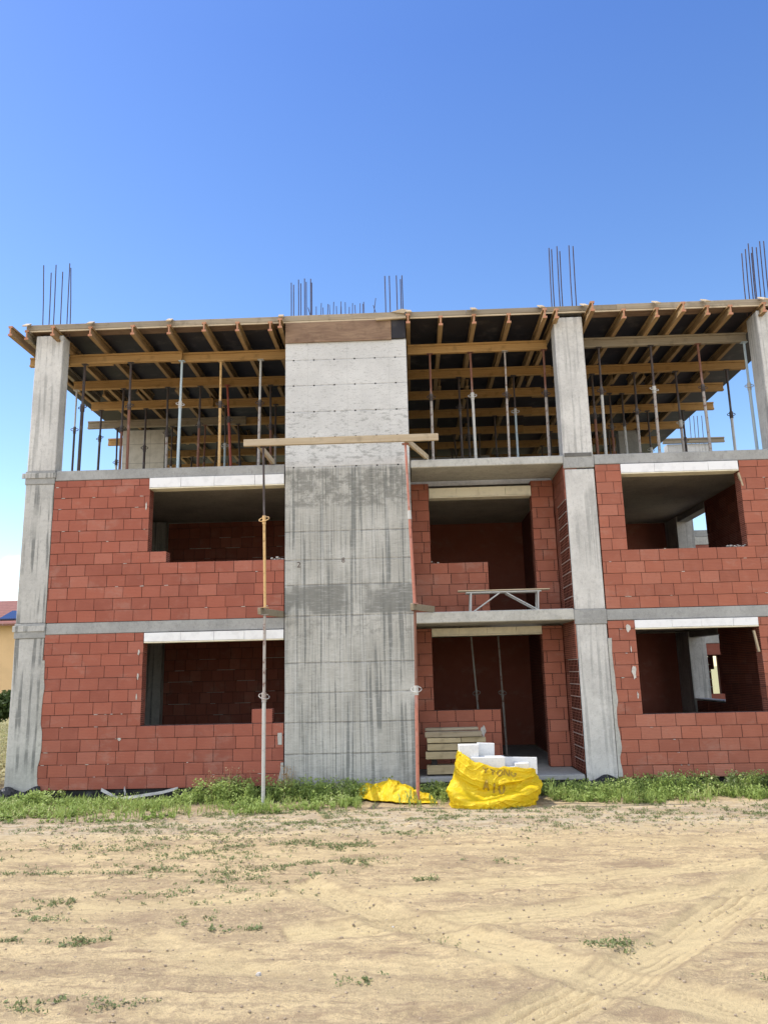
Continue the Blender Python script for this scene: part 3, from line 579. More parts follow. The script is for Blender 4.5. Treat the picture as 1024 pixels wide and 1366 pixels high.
# ledgers
def ledger(x0, x1, y, label, mat='ht', dz=0, dy=0):
    o = MB(); o.ibeam((x0, y + dy, 8.47 + dz), (x1, y, 8.47 + dz)); q = o.build('formwork_ledger', M[mat], loc=((x0 + x1) / 2, y, 8.37), bevel=0.003)
    return tag(q, label, 'timber ledger', 'timber ledger beams carried by the props')
rows = [0.77, 2.12, 3.46, 4.84, 6.34, 7.7, 9.2]
ords = ['front', 'second', 'third', 'fourth', 'fifth', 'sixth', 'seventh']
for i, y in enumerate(rows):
    if i == 0:
        ledger(-7.62, -5.9, y, 'short ledger stub poking out left of the corner column', 'ht', dy=-0.02); ledger(-6.75, -4.45, y - 0.085, 'front ledger of the left bay, its left half'); ledger(-4.7, -2.25, y, 'front ledger of the left bay, its right half')
        ledger(0.15, 2.97, y, 'front ledger of the middle bay beside the concrete wall'); ledger(3.45, 6.95, y - 0.03, 'grey front ledger of the right bay', 'gtx')
    else:
        l0 = (-7.3, -7.45, -8.1, -8.15, -7.6, -7.6)[i - 1]; m1 = -4.5 + 0.5 * (i % 2)
        ledger(l0, m1, y, f'{ords[i]} ledger from the front in the left bay, its left half', 'gtx' if i == 3 else 'ht'); ledger(m1 - 0.4, -2.22, y + 0.085, f'{ords[i]} ledger from the front in the left bay, its right half')
        ledger(0.15, 3.3, y, f'{ords[i]} ledger from the front in the middle bay'); ledger(3.1, (7.55, 7.6, 7.9, 7.65, 7.4, 7.3)[i - 1], y + 0.085, f'{ords[i]} ledger from the front in the right bay')
# cleats on the joist ends
for i, x in enumerate((-7.26, -6.0, -4.45, -2.27, 0.2, 1.45, 2.74, 3.56, 4.93, 5.86, 6.95)):
    b = MB(); b.bar((x, -0.27, 8.795), (x - 0.02, -0.072, 8.925), 0.10, 0.025)
    nm = ('at the left corner column', 'left of the second bay prop', 'over the blue prop', 'at the left edge of the concrete wall', 'at the right edge of the concrete wall', 'over the middle of the middle bay', 'left of the middle column', 'over the middle column', 'left of the projecting yellow joist', 'right of the projecting yellow joist', 'at the right corner column')[i]
    tag(b.build('timber_cleat', M['raw_y'], loc=(x, -0.15, 8.8), bevel=0.003), f'sunlit pale timber cleat on the roof edge {nm}', 'cleat', 'cleats along the roof edge')

# ------------------------------------------------------------------ props
def prop(base, top, inner, outer, label, split=0.55, group='steel props on the top floor', r=0.030, handle=True, hc=None, upside=False):
    a = Vector(base); c = Vector(top); d = c - a; sp = a + d * split
    o = empty('steel_prop', label, 'prop', a, group)
    lo, hi = (outer, inner)
    b = MB(); b.tube([a + d.normalized() * 0.012, sp], r if not upside else r * 0.8, 10); b.build('outer_tube', P[lo], o, loc=a, smooth=False)
    b = MB(); b.tube([sp, c - d.normalized() * 0.012], r * 0.8 if not upside else r, 10); b.build('inner_tube', P[hi], o, loc=a)
    b = MB(); b.tube([sp - d.normalized() * 0.09, sp + d.normalized() * 0.06], r * 1.3, 10)
    if handle:
        n = 14; ph = random.uniform(-0.5, 0.5)
        ring = [sp + Vector((math.cos(t + ph) * 0.085, math.sin(t + ph) * 0.04, 0.05 * math.sin(t * 1.0) * 0.9)) for t in np.linspace(0.35, 2 * math.pi + 0.1, n)]
        b.tube(ring, 0.008, 6)
    b.build('collar', P[hc or outer], o, loc=a)
    b = MB(); b.box(a.x - 0.06, a.x + 0.06, a.y - 0.06, a.y + 0.06, a.z, a.z + 0.008); b.build('base_plate', P[outer], o, loc=a)
    b = MB(); b.box(c.x - 0.06, c.x + 0.06, c.y - 0.05, c.y + 0.05, c.z - 0.008, c.z); b.build('head_plate', P[inner], o, loc=a)
    return o
Z0, Z1 = 5.935, 8.369
PR = [(-7.23, 2.12, 'dark', 'pale', 'slim pale prop nearest the open left side of the top floor'),
 (-6.45, .69, 'dark', 'dark', 'thick black prop next to the left corner column'),
 (-7.2, 3.46, 'dark', 'dark', 'dark prop standing against the open sky left of the pale core wall'),
 (-7.33, 4.84, 'pale', 'dark', 'dark prop at the left edge of the pale core wall'),
 (-6.17, 2.12, 'rust', 'dark', 'brown prop in front of the left part of the pale core wall'),
 (-5.5, .69, 'rust', 'dark', 'second front prop from the left corner column, brown'),
 (-6.12, 3.46, 'dark', 'dark', 'dark prop in front of the middle of the pale core wall'),
 (-5.18, 2.12, 'mott', 'dark', 'prop with grey lower tube at the right edge of the pale core wall'),
 (-5.9, 4.84, 'pale', 'dark', 'thin prop just right of the pale core wall'),
 (-4.45, .69, 'blue', 'blue', 'pale blue prop in front of the left bay'),
 (-4.45, 2.12, 'rust', 'dark', 'dark brown prop right of the pale blue prop'),
 (-5.05, 4.84, 'rust', 'rust', 'thin rusty prop between the blue and the ochre props, set back'),
 (-3.67, .77, 'yellow', 'yellow', 'ochre yellow prop in front of the left bay'),
 (-4.2, 3.46, 'blue', 'dark', 'thin pale prop just right of the ochre prop'),
 (-3.85, 2.12, 'red', 'red', 'leaning red prop right of the ochre prop'),
 (-4.2, 4.84, 'dark', 'dark', 'black prop behind the leaning red prop'),
 (-2.85, .77, 'mott', 'pale', 'mottled front prop nearest the left edge of the concrete wall'),
 (-2.9, 2.2, 'rust', 'dark', 'dark prop behind the mottled prop by the concrete wall'),
 (-3.0, 3.46, 'mott', 'dark', 'set back dark prop close to the concrete wall'),
 (.6, .77, 'mott', 'rust', 'front prop nearest the right edge of the concrete wall'),
 (1.27, 2.12, 'dark', 'dark', 'dark set back prop left of the white prop'),
 (1.42, .77, 'pale', 'rust', 'white prop with ring handle in the middle bay'),
 (1.55, 3.46, 'dark', 'dark', 'dark prop hidden behind the white prop'),
 (2.35, 4.84, 'dark', 'dark', 'dark prop deepest in the middle bay'),
 (2.12, .77, 'mott', 'mott', 'mottled rusty prop paired with a thin grey one in the middle bay'),
 (2.47, 2.12, 'blue', 'dark', 'thin pale grey prop beside the mottled rusty prop'),
 (2.9, .77, 'mott', 'rust', 'red brown front prop beside the middle column'),
 (4.2, 2.2, 'rust', 'dark', 'dark prop just left of the pale prop in the right bay'),
 (4.0, .74, 'pale', 'dark', 'pale front prop right of the middle column'),
 (4.9, 3.46, 'rust', 'dark', 'set back rusty prop right of the pale prop'),
 (5.2, 3.5, 'pale', 'dark', 'set back prop with pale foot in the right bay'),
 (5.12, 2.2, 'mott', 'dark', 'mottled prop left of the ringed prop in the right bay'),
 (5.04, .74, 'mott', 'dark', 'prop with pale ring handle in the centre of the right bay'),
 (6.2, 4.84, 'dark', 'dark', 'dark prop deep behind the ringed prop'),
 (6.02, 2.2, 'mott', 'dark', 'grey footed prop between the ringed and the rusty red props'),
 (5.98, .74, 'mott', 'rust', 'rusty red front prop in the right part of the right bay'),
 (7.1, 4.9, 'dark', 'dark', 'black prop standing before the rear wing'),
 (7.13, 2.2, 'pale', 'dark', 'prop against the open sky left of the right corner column'),
 (6.9, .74, 'blue', 'blue', 'pale blue front prop touching the right corner column')]
for x, y, a, bb, lab in PR:
    lean = 0.14 if 'leaning' in lab else random.uniform(-0.03, 0.03)
    sp = 0.62 if 'hidden' in lab or y < 1 else random.uniform(0.5, 0.72)
    prop((x + lean, y, Z0), (x, y, Z1), bb, a, lab, sp, handle=True, r=0.034 if 'thick' in lab else (0.024 if 'thin' in lab or 'slim' in lab else 0.029), hc='pale' if ('ring' in lab and 'left of' not in lab) or a == 'blue' else 'dark')
# deeper rows that only read as dark uprights
for bay, x0, x1 in (('left', -6.5, -2.6), ('middle', .5, 3), ('right', 3.8, 6.6)):
    for y in (6.34, 7.7, 9.2):
        for k in range(4 if bay != 'middle' else 3):
            prop((x0 + (x1 - x0) * (k + random.random() * .6) / 3.6, y, Z0), (x0 + (x1 - x0) * (k + .3) / 3.6, y, Z1), 'dark', 'dark', f'dark prop far back under the deck in the {bay} bay', group=f'far props of the {bay} bay')
# props carrying the walkway, in front of the facade
prop((-2.365, -1.2, 0.0), (-2.365, -1.2, 3.03), 'mott', 'pale', 'grey prop standing in the weeds left of the concrete wall, lower one', 0.565, 'props in front of the facade', r=0.030, hc='mott')
prop((-2.36, -1.2, 3.14), (-2.41, -1.2, 5.92), 'dark', 'yellow', 'upper prop left of the concrete wall, standing on the timber at first floor height', 0.54, 'props in front of the facade', r=0.023)
prop((0.075, -1.1, 0.0), (0.12, -1.1, 3.04), 'rust', 'salmon', 'red prop with its foot in the yellow sheet, lower one', 0.58, 'props in front of the facade', r=0.029, hc='pale')
prop((0.12, -1.1, 3.15), (0.045, -1.1, 5.925), 'salmon', 'salmon', 'upper salmon red prop at the right edge of the concrete wall', 0.55, 'props in front of the facade', r=0.026, hc='pale', handle=False)
b = MB(); b.bar((-2.74, -1.27, 5.975), (0.615, -1.17, 6.005), 0.045, 0.12, jit=0.004); tag(b.build('timber_plank', M['raw'], loc=(-1, -1.2, 5.98), bevel=0.005), 'long pale timber plank running across the concrete wall at second floor height', 'plank')
def strut(a, c, lab, m='raw_y', w_=0.05, h=0.11):
    b = MB(); b.bar(a, c, w_, h, jit=0.004); tag(b.build('timber_strut', M[m], loc=a, bevel=0.005), lab, 'strut', 'short struts tying the props to the slabs')
strut((-2.52, -1.21, 6.0), (-2.46, 0.12, 5.995), 'short timber strut from the upper left prop back to the second floor slab')
strut((0.02, -1.13, 6.02), (0.46, 0.12, 5.995), 'slanting timber strut at the right end of the long plank')
strut((-2.44, -1.28, 3.085), (-2.25, 0.1, 3.12), 'timber strut between the two left props at first floor height', 'gtx')
strut((0.07, -1.22, 3.095), (0.47, 0.12, 3.15), 'slanting timber strut between the two red props at first floor height', 'gtx')
# props inside the ground floor
prop((1.53, 3.6, 0.25), (1.40, 3.6, 2.85), 'pale', 'mott', 'thin rusty prop inside the doorway room, left one', 0.5, 'props inside the ground floor', r=0.024)
prop((2.03, 3.3, 0.25), (1.97, 3.3, 2.85), 'mott', 'mott', 'thin rusty prop inside the doorway room, right one', 0.5, 'props inside the ground floor', r=0.024)

# ------------------------------------------------------------------ small things
T = empty('steel_trestle', 'low pale steel trestle with a narrow board on the first floor balcony', 'trestle', (1.8, 0.6, 3.09))
b = MB(); b.box(0.95, 2.66, 0.5, 0.72, 3.495, 3.515); b.build('top_board', M['raw'], T, loc=(1.8, .6, 3.09), bevel=.003)
b = MB(); b.tube([(1.1, .52, 3.47), (2.5, .52, 3.47)], .014, 8); b.tube([(1.1, .72, 3.47), (2.5, .72, 3.47)], .014, 8); b.build('top_rail', P['pale'], T, loc=(1.8, .6, 3.09))
for x in (1.17, 2.42):
    for y in (.5, .74):
        b = MB(); b.tube([(x + .02, y, 3.46), (x, y, 3.092)], .017, 8); b.build('leg', P['pale'], T, loc=(1.8, .6, 3.09))
for y in (.51, .73):
    b = MB(); b.tube([(1.72, y, 3.45), (1.22, y, 3.11)], .013, 8); b.tube([(1.85, y, 3.45), (2.42, y, 3.12)], .013, 8); b.build('brace', P['pale'], T, loc=(1.8, .6, 3.09))
# loose block on the sill
b = MB(); b.box(-2.81, -2.44, 0.03, 0.24, 1.222, 1.46); tag(b.build('clay_block', M['brick'], loc=(-2.6, .1, 1.222), bevel=.006), 'single loose red block standing on the ground floor window sill', 'block')
# mortar droppings
def rubble(x0, x1, y0, y1, z, n, s_, lab):
    b = MB()
    for k in range(n):
        c = Vector((random.uniform(x0, x1), random.uniform(y0, y1), 0)); r = s_ * random.uniform(.5, 1.2); c.z = z + r * .5 + (random.random() * s_ * 1.1 if k % 3 == 0 else 0)
        vs = [c + Vector((math.sin(a) * math.cos(t), math.sin(a) * math.sin(t), math.cos(a) * .7)) * r * random.uniform(.7, 1.2) for a in (.6, 1.57, 2.5) for t in (0, 1.57, 3.14, 4.71)]
        fs = [(i * 4 + j, i * 4 + (j + 1) % 4, (i + 1) * 4 + (j + 1) % 4, (i + 1) * 4 + j) for i in range(2) for j in range(4)] + [(3, 2, 1, 0), (8, 9, 10, 11)]
        b.poly(vs, fs)
    tag(b.build('mortar_rubble', M['mortar_lt'], loc=((x0 + x1) / 2, y0, z)), lab, 'rubble', 'mortar heaps on the sills')
rubble(-2.48, -2.26, .03, .2, 4.125, 14, .028, 'crumbled pale mortar heap on the first floor sill beside the concrete wall')
rubble(5.88, 6.16, .03, .2, 4.125, 16, .03, 'crumbled mortar heap on the right window sill, first floor')
rubble(.5, .66, 1.13, 1.28, 4.125, 7, .022, 'small mortar crumbs on the balcony window sill')
# mortar smears on the blocks: thin raised parts of the wall
def smear(x, z, w_, h, y=-0.008, sd=0):
    random.seed(sd); n = 14; vs = []; 
    for k in range(n):
        t = 2 * math.pi * k / n; r = random.uniform(.6, 1.1); vs.append((x + math.cos(t) * w_ / 2 * r, y, z + math.sin(t) * h / 2 * r))
    b = MB(); v2 = [(a, y + .01, c) for a, _, c in vs]; b.poly(vs + v2, [tuple(range(n)), tuple(range(n, 2 * n))[::-1]] + [(k, (k + 1) % n, n + (k + 1) % n, n + k) for k in range(n)]); b.build('mortar_smear', M['mortar_lt'], B)
for i, a in enumerate(((3.90, 2.72, .09, .16), (3.94, 1.95, .09, .26), (3.97, 1.55, .03, .14), (3.92, 2.35, .025, .12), (-5.14, 1.0, .07, .07), (-4.86, 2.5, .04, .10), (-4.86, 2.08, .03, .14), (-4.87, 1.72, .03, .14), (-4.83, 5.2, .03, .18))): smear(*a, sd=i)
smear(1.35, .92, .10, .22, 1.09, 20)
random.seed(11)
b = MB()
for wx0, wx1, wz0, wz1, n in ((-6.6, -4.85, .2, 2.8, 22), (-6.6, -2.3, .2, 1.2, 10), (-6.6, -4.85, 3.1, 5.7, 26), (-4.8, -2.3, 3.1, 4.0, 10), (3.6, 6.8, .2, 1.2, 12), (3.6, 6.8, 3.1, 4.05, 16), (3.6, 3.95, 1.3, 2.7, 6), (6.25, 6.8, 3.1, 5.6, 8)):
    for k in range(n):
        r = round((random.uniform(wz0, wz1) - (.16 if wz0 < 3 else 3.065)) / .2118) * .2118 + (.16 if wz0 < 3 else 3.065); x = random.uniform(wx0, wx1); l = random.uniform(.02, .07)
        if k % 2: continue
        b.box(x, x + l, -.009, .01, r - .004, r + random.uniform(.002, .006), j=.003)
tag(b.build('mortar_drip', M['mortar_lt'], B), kind='stuff')
b = MB()
for z0 in (.15, 3.06):
    for k in range(1, 10):
        z = z0 + k * .255; x = -5.7 + random.random() * 1.2
        while x < -2.6:
            l = random.uniform(.1, .7); b.box(x, x + l, 4.44, 4.46, z - .004, z + random.uniform(.003, .008), j=.002); x += l + random.uniform(.2, 1.3)
tag(b.build('mortar_drip', M['mortar_lt'], B), kind='stuff')
# ragged plank ends on jambs
for x, z0, z1 in ((6.16, 5.25, 5.5), (6.1, 2.25, 2.62)):
    b = MB(); b.bar((x, .02, z1), (x + .05, .02, z0), .03, .05); tag(b.build('timber_batten', M['raw'], loc=(x, 0, z0)), 'short pale batten hanging at the %s right window corner' % ('first floor' if z0 > 4 else 'ground floor'), 'batten')
# timber pile in the recess
pl = [(.26, 1.22, .16, 'thick bottom board of the timber stack, low in the recess', .28, .43), (.24, 1.25, .08, 'fourth board down of the timber stack in the recess', .545, .665),
      (.27, 1.24, .1, 'third board down of the timber stack in the recess', .685, .80), (.27, .86, .09, 'short left board in the upper layer of the timber stack', .815, .895),
      (.87, 1.3, .12, 'short right board in the upper layer of the timber stack', .815, .895), (.24, 1.24, .08, 'grey round topped board lying uppermost on the timber stack', .91, 1.0), (.25, 1.2, .35, 'dark rear board on top of the timber stack', 1.0, 1.045)]
for x0, x1, y, lab, z0, z1 in pl:
    b = MB(); b.box(x0, x1, y, y + .14, z0, z1, j=.006); b.box(x0 + .03, x1 - .02, y + .16, y + .3, z0 + .002, z1 - .004, j=.005); tag(b.build('timber_board', M['gtx' if 'grey' in lab or 'dark' in lab else 'pile'], loc=(x0, y, z0), bevel=.006), lab, 'timber board', 'boards of the timber stack')
for x in (.34, 1.1):
    for z in (.25, .43, .665, .8, .895):
        if z in (.8, .895, .25): continue
    b = MB(); b.box(x, x + .1, .18, .46, .43, .545); tag(b.build('timber_spacer', M['ply'], loc=(x, .2, .43)), 'dark spacer block under the %s end of the timber stack' % ('left' if x < 1 else 'right'), 'spacer block', 'spacers in the timber stack')

# big yellow bag of white blocks -------------------------------------------------
s = NT('yellow plastic bag'); n = s.noise(7, 5, 0.6, s.co(), dist=.5); s.color(s.mix(s.rng(n, .4, .65), (0.93, 0.68, 0.022), (0.91, 0.61, 0.017))); s.b.inputs['Roughness'].default_value = .42
s.bump(s.noise(16, 4, .6, s.co((1, 1, 1)), dist=1.5), .5, .03)
tl = s.n('ShaderNodeBsdfTranslucent'); tl.inputs[0].default_value = (.9, .6, .02, 1); ms = s.n('ShaderNodeMixShader'); ms.inputs[0].default_value = .28
s.t.links.new(s.b.outputs[0], ms.inputs[1]); s.t.links.new(tl.outputs[0], ms.inputs[2]); s.t.links.new(ms.outputs[0], s.t.nodes['Material Output'].inputs[0]); M['bag'] = s.m
BO = Vector((1.3, -1.25, 0))
def interp(t, ks, vs): return float(np.interp(t, ks, vs))
def ridged(x, y, o=3):
    a = 1.0; r = 0; t = 0
    for i in range(o):
        r = r + a * (1 - np.abs(2 * vnoise(x * 2 ** i + 13 * i, y * 2 ** i + 7 * i) - 1)); t += a; a *= .5
    return r / t
BG0 = gh(1.3, -1.6) - .02
def bagv(u, v, off=0.0):   # arrays; u 0..1 round (0 left, .25 front, .5 right, .75 back), v 0 base .. 1 rim
    u = np.asarray(u, float); v = np.asarray(v, float); a = 2 * np.pi * u; cx, sy = -np.cos(a), -np.sin(a)
    sq = lambda q: np.sign(q) * np.abs(q) ** .62
    w = (np.arctan2(-sq(sy), -sq(cx)) / (2 * np.pi)) % 1.0
    rx = 1.32 + sq(cx) * .60; ry = -1.18 + sq(sy) * .36
    rz = np.interp(rx, [.7, .95, 1.9], [.79, .66, .50]) + .025 * np.sin(w * 21) + .035 * (vnoise(w * 40, w * 0 + 3) - .5)
    bx = 1.27 + sq(cx) * (.62 - .05 * (cx > 0)); by = -1.20 + sq(sy) * .36 + .10 * np.clip(cx, 0, 1)
    X = bx + (rx - bx) * v; Y = by + (ry - by) * v; Z = BG0 + (rz - BG0) * v
    f = np.clip(sy * -1, 0, 1) ** .5; lf = np.clip(-cx, 0, 1)
    vl = np.interp(w, [0, .07, .14, .22, .32, .42, .47, .52], [.62, .40, .26, .26, .40, .66, .88, 1.0]) + .10 * (vnoise(w * 22, w * 0 + 9) - .5)
    ledge = .19 / (1 + np.exp(-(vl - v) / .022)) * (1 - .35 * np.clip((vl - v) / .5, 0, 1)) * f
    ledge2 = .06 * np.exp(-((v - (vl + .26 + .05 * np.sin(w * 30))) / .035) ** 2) * f * ((w > .25) & (w < .46))
    hollow = -.05 * np.exp(-((v - vl - .16) / .13) ** 2) * f
    pleat = .045 * ridged(w * 60 - v * 2, v * 1.4 + 5, 2) * np.clip(1.3 - np.abs(w - .06) / .06, 0, 1)
    w1 = vnoise(w * 8 + 1, v * 3) ; cr = .026 * (ridged(w * 14 + 3 + w1, v * 4 + w * 10, 1) ** 4) * (1.15 - v * .6) + .016 * (ridged(w * 26 - v * 6 + w1 * 2, v * 7 + w * 6, 1) ** 5) - .02 + .006 * (ridged(w * 60, v * 16, 2) - .6)
    hem = .05 * (ridged(w * 45, v * 3 + 20, 2) - .5) * np.exp(-(v / .15) ** 2)
    o_ = ledge + ledge2 + hollow + pleat + cr + hem + .04 * np.sin(np.pi * v) + off
    n_ = np.sqrt(cx * cx + sy * sy); return np.stack([X + cx / n_ * o_, Y + sy / n_ * o_, Z + .03 * (ridged(w * 30, v * 8 + 40, 2) - .6) * (v < .97)], -1)
ql = np.linspace(-1, 1, 240); fl = np.arccos(np.clip(-np.sign(ql) * np.abs(ql) ** (1 / .62), -1, 1)) / (2 * np.pi)
us = np.unique(np.round(np.concatenate([np.arange(260) / 260, fl, (1 - fl)[::3] % 1]), 4)); us = us[us < .9995]; nu, nv = len(us), 90
UU, VV = np.meshgrid(us, np.arange(nv) / (nv - 1)); V = [tuple(q) for q in bagv(UU.ravel(), VV.ravel())]
F = [(j * nu + i, j * nu + (i + 1) % nu, (j + 1) * nu + (i + 1) % nu, (j + 1) * nu + i) for j in range(nv - 1) for i in range(nu)]
# folded-in lip
for j in (1, 2):
    for p in bagv(us, np.ones(nu)):
        p = Vector(p); c = Vector((1.32, -1.18, p.z)); V.append(tuple(p.lerp(c, .06 * j) + Vector((0, 0, -.06 * (j - 1) * 1.5 + .004))))
for j in (nv - 1, nv):
    F += [(j * nu + i, j * nu + (i + 1) % nu, (j + 1) * nu + (i + 1) % nu, (j + 1) * nu + i) for i in range(nu)]
bag = empty('builders_bag', 'slumped yellow plastic builders bag holding white blocks in front of the recess', 'bag', BO)
b = MB(); b.poly(V, F); bo = b.build('sack', M['bag'], bag, loc=BO, smooth=True)
# printed lettering wrapped on the front
M['print'] = plain('dark olive print', (0.40, 0.26, 0.03), .5)
GL = {'Y': [[(0, 1), (.5, .5), (1, 1)], [(.5, .5), (.5, 0)]], 'T': [[(0, 1), (1, 1)], [(.5, 1), (.5, 0)]], 'N': [[(0, 0), (0, 1), (1, 0), (1, 1)]], 'A': [[(0, 0), (.5, 1), (1, 0)], [(.22, .4), (.78, .4)]], 'I': [[(.5, 0), (.5, 1)]],
      'O': [[(.5 + .5 * math.sin(t), .5 + .5 * math.cos(t)) for t in np.linspace(0, 2 * math.pi, 17)]], 'C': [[(.5 + .5 * math.sin(t), .5 + .5 * math.cos(t)) for t in np.linspace(.8, 2 * math.pi - .8, 13)]],
      'G': [[(.5 + .5 * math.sin(t), .5 + .5 * math.cos(t)) for t in np.linspace(.8 - 2 * math.pi, -math.pi - 1.3, 13)][::1] + [(1, .45), (.6, .45)]]}
GL['G'] = [[(.5 + .5 * math.sin(-t), .5 + .5 * math.cos(-t)) for t in np.linspace(.8, 2 * math.pi - 1.7, 13)] + [(1.0, .48), (.6, .48)]]
def lettering(txt, u0, u1, v0, v1, skew=0.0, wd=.014):
    b = MB(); n = len(txt); cw = (u1 - u0) / n
    for i, ch in enumerate(txt):
        for st in GL[ch]:
            pts = []
            for p, q in zip(st[:-1], st[1:]):
                m = max(2, int(math.hypot(q[0] - p[0], q[1] - p[1]) * 12)); pts += [(p[0] + (q[0] - p[0]) * k / m, p[1] + (q[1] - p[1]) * k / m) for k in range(m)]
            pts.append(st[-1]); U_ = np.array([u0 + cw * (i + .12 + .70 * p[0]) for p in pts]); V_ = np.array([v0 + (v1 - v0) * p[1] + skew * (i + p[0]) / n for p in pts])
            qx = (U_ - .25) * 4; U_ = np.arccos(np.clip(-np.sign(qx) * np.abs(qx) ** (1 / .62), -1, 1)) / (2 * np.pi); P3 = bagv(U_, V_, .012); T_ = np.gradient(P3, axis=0); Nn = bagv(U_, V_, .05) - P3; S_ = np.cross(T_, Nn); S_ /= np.linalg.norm(S_, axis=1)[:, None] + 1e-9
            vs = np.stack([P3 - S_ * wd, P3 + S_ * wd], 1).reshape(-1, 3); b.poly(vs, [(2 * k, 2 * k + 1, 2 * k + 3, 2 * k + 2) for k in range(len(pts) - 1)])
    b.build('lettering', M['print'], bag, loc=BO)
lettering('YTONG', .15, .37, .81, .94, -.02, .011); lettering('AIC', .155, .30, .44, .68, -.10, .014)
# white blocks
M['aac'] = plain('white aerated block', (0.80, 0.80, 0.78), .95, var=.08, sc=30, bump=.3)
def block(c, sz, rz, rx, lab, ry=0):
    b = MB(); b.box(-sz[0] / 2, sz[0] / 2, -sz[1] / 2, sz[1] / 2, 0, sz[2]); o = b.build('white_block', M['aac'], bevel=.006); o.location = c; o.rotation_euler = (rx, ry, rz); tag(o, lab, 'block', 'white blocks in the yellow bag')
block((.885, -1.28, .66), (.30, .18, .245), .02, 0, 'square white block standing at the left corner of the yellow bag')
block((1.17, -1.10, .68), (.26, .14, .225), .12, -.06, 'tilted white block just right of the left corner block', .06)
block((1.18, -1.33, .52), (.52, .16, .20), -.03, .05, 'long white block lying along the front rim of the bag')
block((1.66, -1.12, .42), (.62, .07, .26), -.02, -.12, 'wide thin white slab leaning at the back right of the bag', .03)
block((1.70, -1.30, .53), (.22, .12, .09), .1, .1, 'smallest white offcut in front of the wide slab')
block((1.50, -1.34, .50), (.20, .12, .07), -.1, 0, 'low white offcut beside the long front block')
block((1.0, -1.05, .2), (.5, .3, .4), 0, 0, 'white block deep inside the bag below the others'); block((1.55, -1.18, .2), (.55, .35, .28), 0, 0, 'buried white block at the right inside the bag')
# crumpled yellow sheet
M['sheet'] = M['bag']
nx_, ny_ = 190, 110
U, Vv = np.meshgrid(np.linspace(0, 1, nx_), np.linspace(0, 1, ny_))
X = -.88 + 1.28 * U; cy = -.50 - .66 * U ** 1.4; hw = .40 * np.sin(np.pi * np.minimum(1, U * .93 + .07)).clip(0, 1) ** .6 * (1 - .35 * U) + .02
Y = cy + (Vv - .5) * 2 * hw; prof = np.clip(1 - np.abs(2 * Vv - 1) ** 2.6, 0, 1)
rg = np.interp(U, [0, .08, .2, .30, .40, .5, .62, .74, .85, 1], [.03, .20, .27, .23, .40, .33, .26, .13, .09, .01])
wx = X + .25 * fbm(X * 4, Y * 4, 2); wy = Y + .25 * fbm(X * 4 + 9, Y * 4 + 4, 2)
r1 = ridged(wx * 2.2 + 20, wy * 3.0 + 9, 1); r2 = ridged(wx * 4.5 + wy * 3 + 2, wy * 6 - wx * 2 + 3, 2); r3 = ridged(wx * 26 + 2, wy * 24 + 3, 2)
Z = gz(X, Y) + .02 + rg * prof * (.48 + .22 * fbm(wx * 3, wy * 3, 2)) + (.045 * r2 ** 2 + .05 * ridged(wx * 3 - wy * 5, wy * 2 + wx, 1) ** 3 + .015 * (r3 - .6)) * (.25 + prof)
X = X + .14 * (fbm(X * 6 + 3, Y * 6, 3) - .5); Y = Y + .16 * (fbm(X * 6 + 33, Y * 6 + 5, 3) - .5)
V = [tuple(q) for q in np.stack([X, Y, np.maximum(Z, gz(X, Y) + .008)], -1).reshape(-1, 3)]
b = MB(); b.poly(V, [(j * nx_ + i, j * nx_ + i + 1, (j + 1) * nx_ + i + 1, (j + 1) * nx_ + i) for j in range(ny_ - 1) for i in range(nx_ - 1)])
o = b.build('plastic_sheet', M['sheet'], loc=(-.2, -.8, 0), smooth=True); o.modifiers.new('solid', 'SOLIDIFY').thickness = .004
tag(o, 'crumpled yellow plastic sheet lying in the weeds at the foot of the red prop', 'plastic sheet')
# torn cloth strips below the left wall
s = plain('torn grey cloth', (0.55, 0.53, 0.48), .9, sc=8)
b = MB(); 
def strip(pts, wd):
    vs = []
    for p in pts: p = Vector(p); vs += [p + Vector((0, 0, wd / 2)), p - Vector((0, 0.03, wd / 2))]
    b.poly(vs, [(2 * i, 2 * i + 1, 2 * i + 3, 2 * i + 2) for i in range(len(pts) - 1)])
strip([(-5.40, -.05, .17), (-5.25, -.10, .11), (-5.08, -.20, .05), (-4.92, -.3, .04)], .05); strip([(-4.95, -.3, .05), (-4.6, -.26, .09), (-4.3, -.18, .12), (-4.05, -.08, .17)], .045); strip([(-5.0, -.05, .18), (-4.95, -.12, .1)], .07)
o = b.build('torn_cloth', s, loc=(-4.8, -.2, .1)); o.modifiers.new('solid', 'SOLIDIFY').thickness = .006; tag(o, 'torn pale cloth strip lying under the left block wall', 'cloth')
# pale stone and pebbles on the sand
def stones(name, pts, mat, lab, cat, group=None, kind=None):
    b = MB()
    for x, y, r in pts:
        c = Vector((x, y, gh(x, y) + r * .3))
        vs = [c + Vector((math.sin(a) * math.cos(t) * 1.2, math.sin(a) * math.sin(t), math.cos(a) * .75)) * r * random.uniform(.75, 1.2) for a in (.5, 1.3, 2.2) for t in (0, 1.25, 2.5, 3.76, 5.0)]
        b.poly(vs, [(i * 5 + j, i * 5 + (j + 1) % 5, (i + 1) * 5 + (j + 1) % 5, (i + 1) * 5 + j) for i in range(2) for j in range(5)] + [(4, 3, 2, 1, 0), (10, 11, 12, 13, 14)])
    o = b.build(name, mat, loc=(pts[0][0], pts[0][1], 0)); tag(o, lab, cat, group, kind)
stones('stone', [(-1.12, -8.05, .02)], M['mortar_lt'], 'pale stone lying alone in the sand near the bottom of the photo', 'stone')
stones('stone', [(-.2, -6.98, .014)], M['mortar_lt'], 'small whitish stone in the middle of the sand left of the crossing tracks', 'stone')
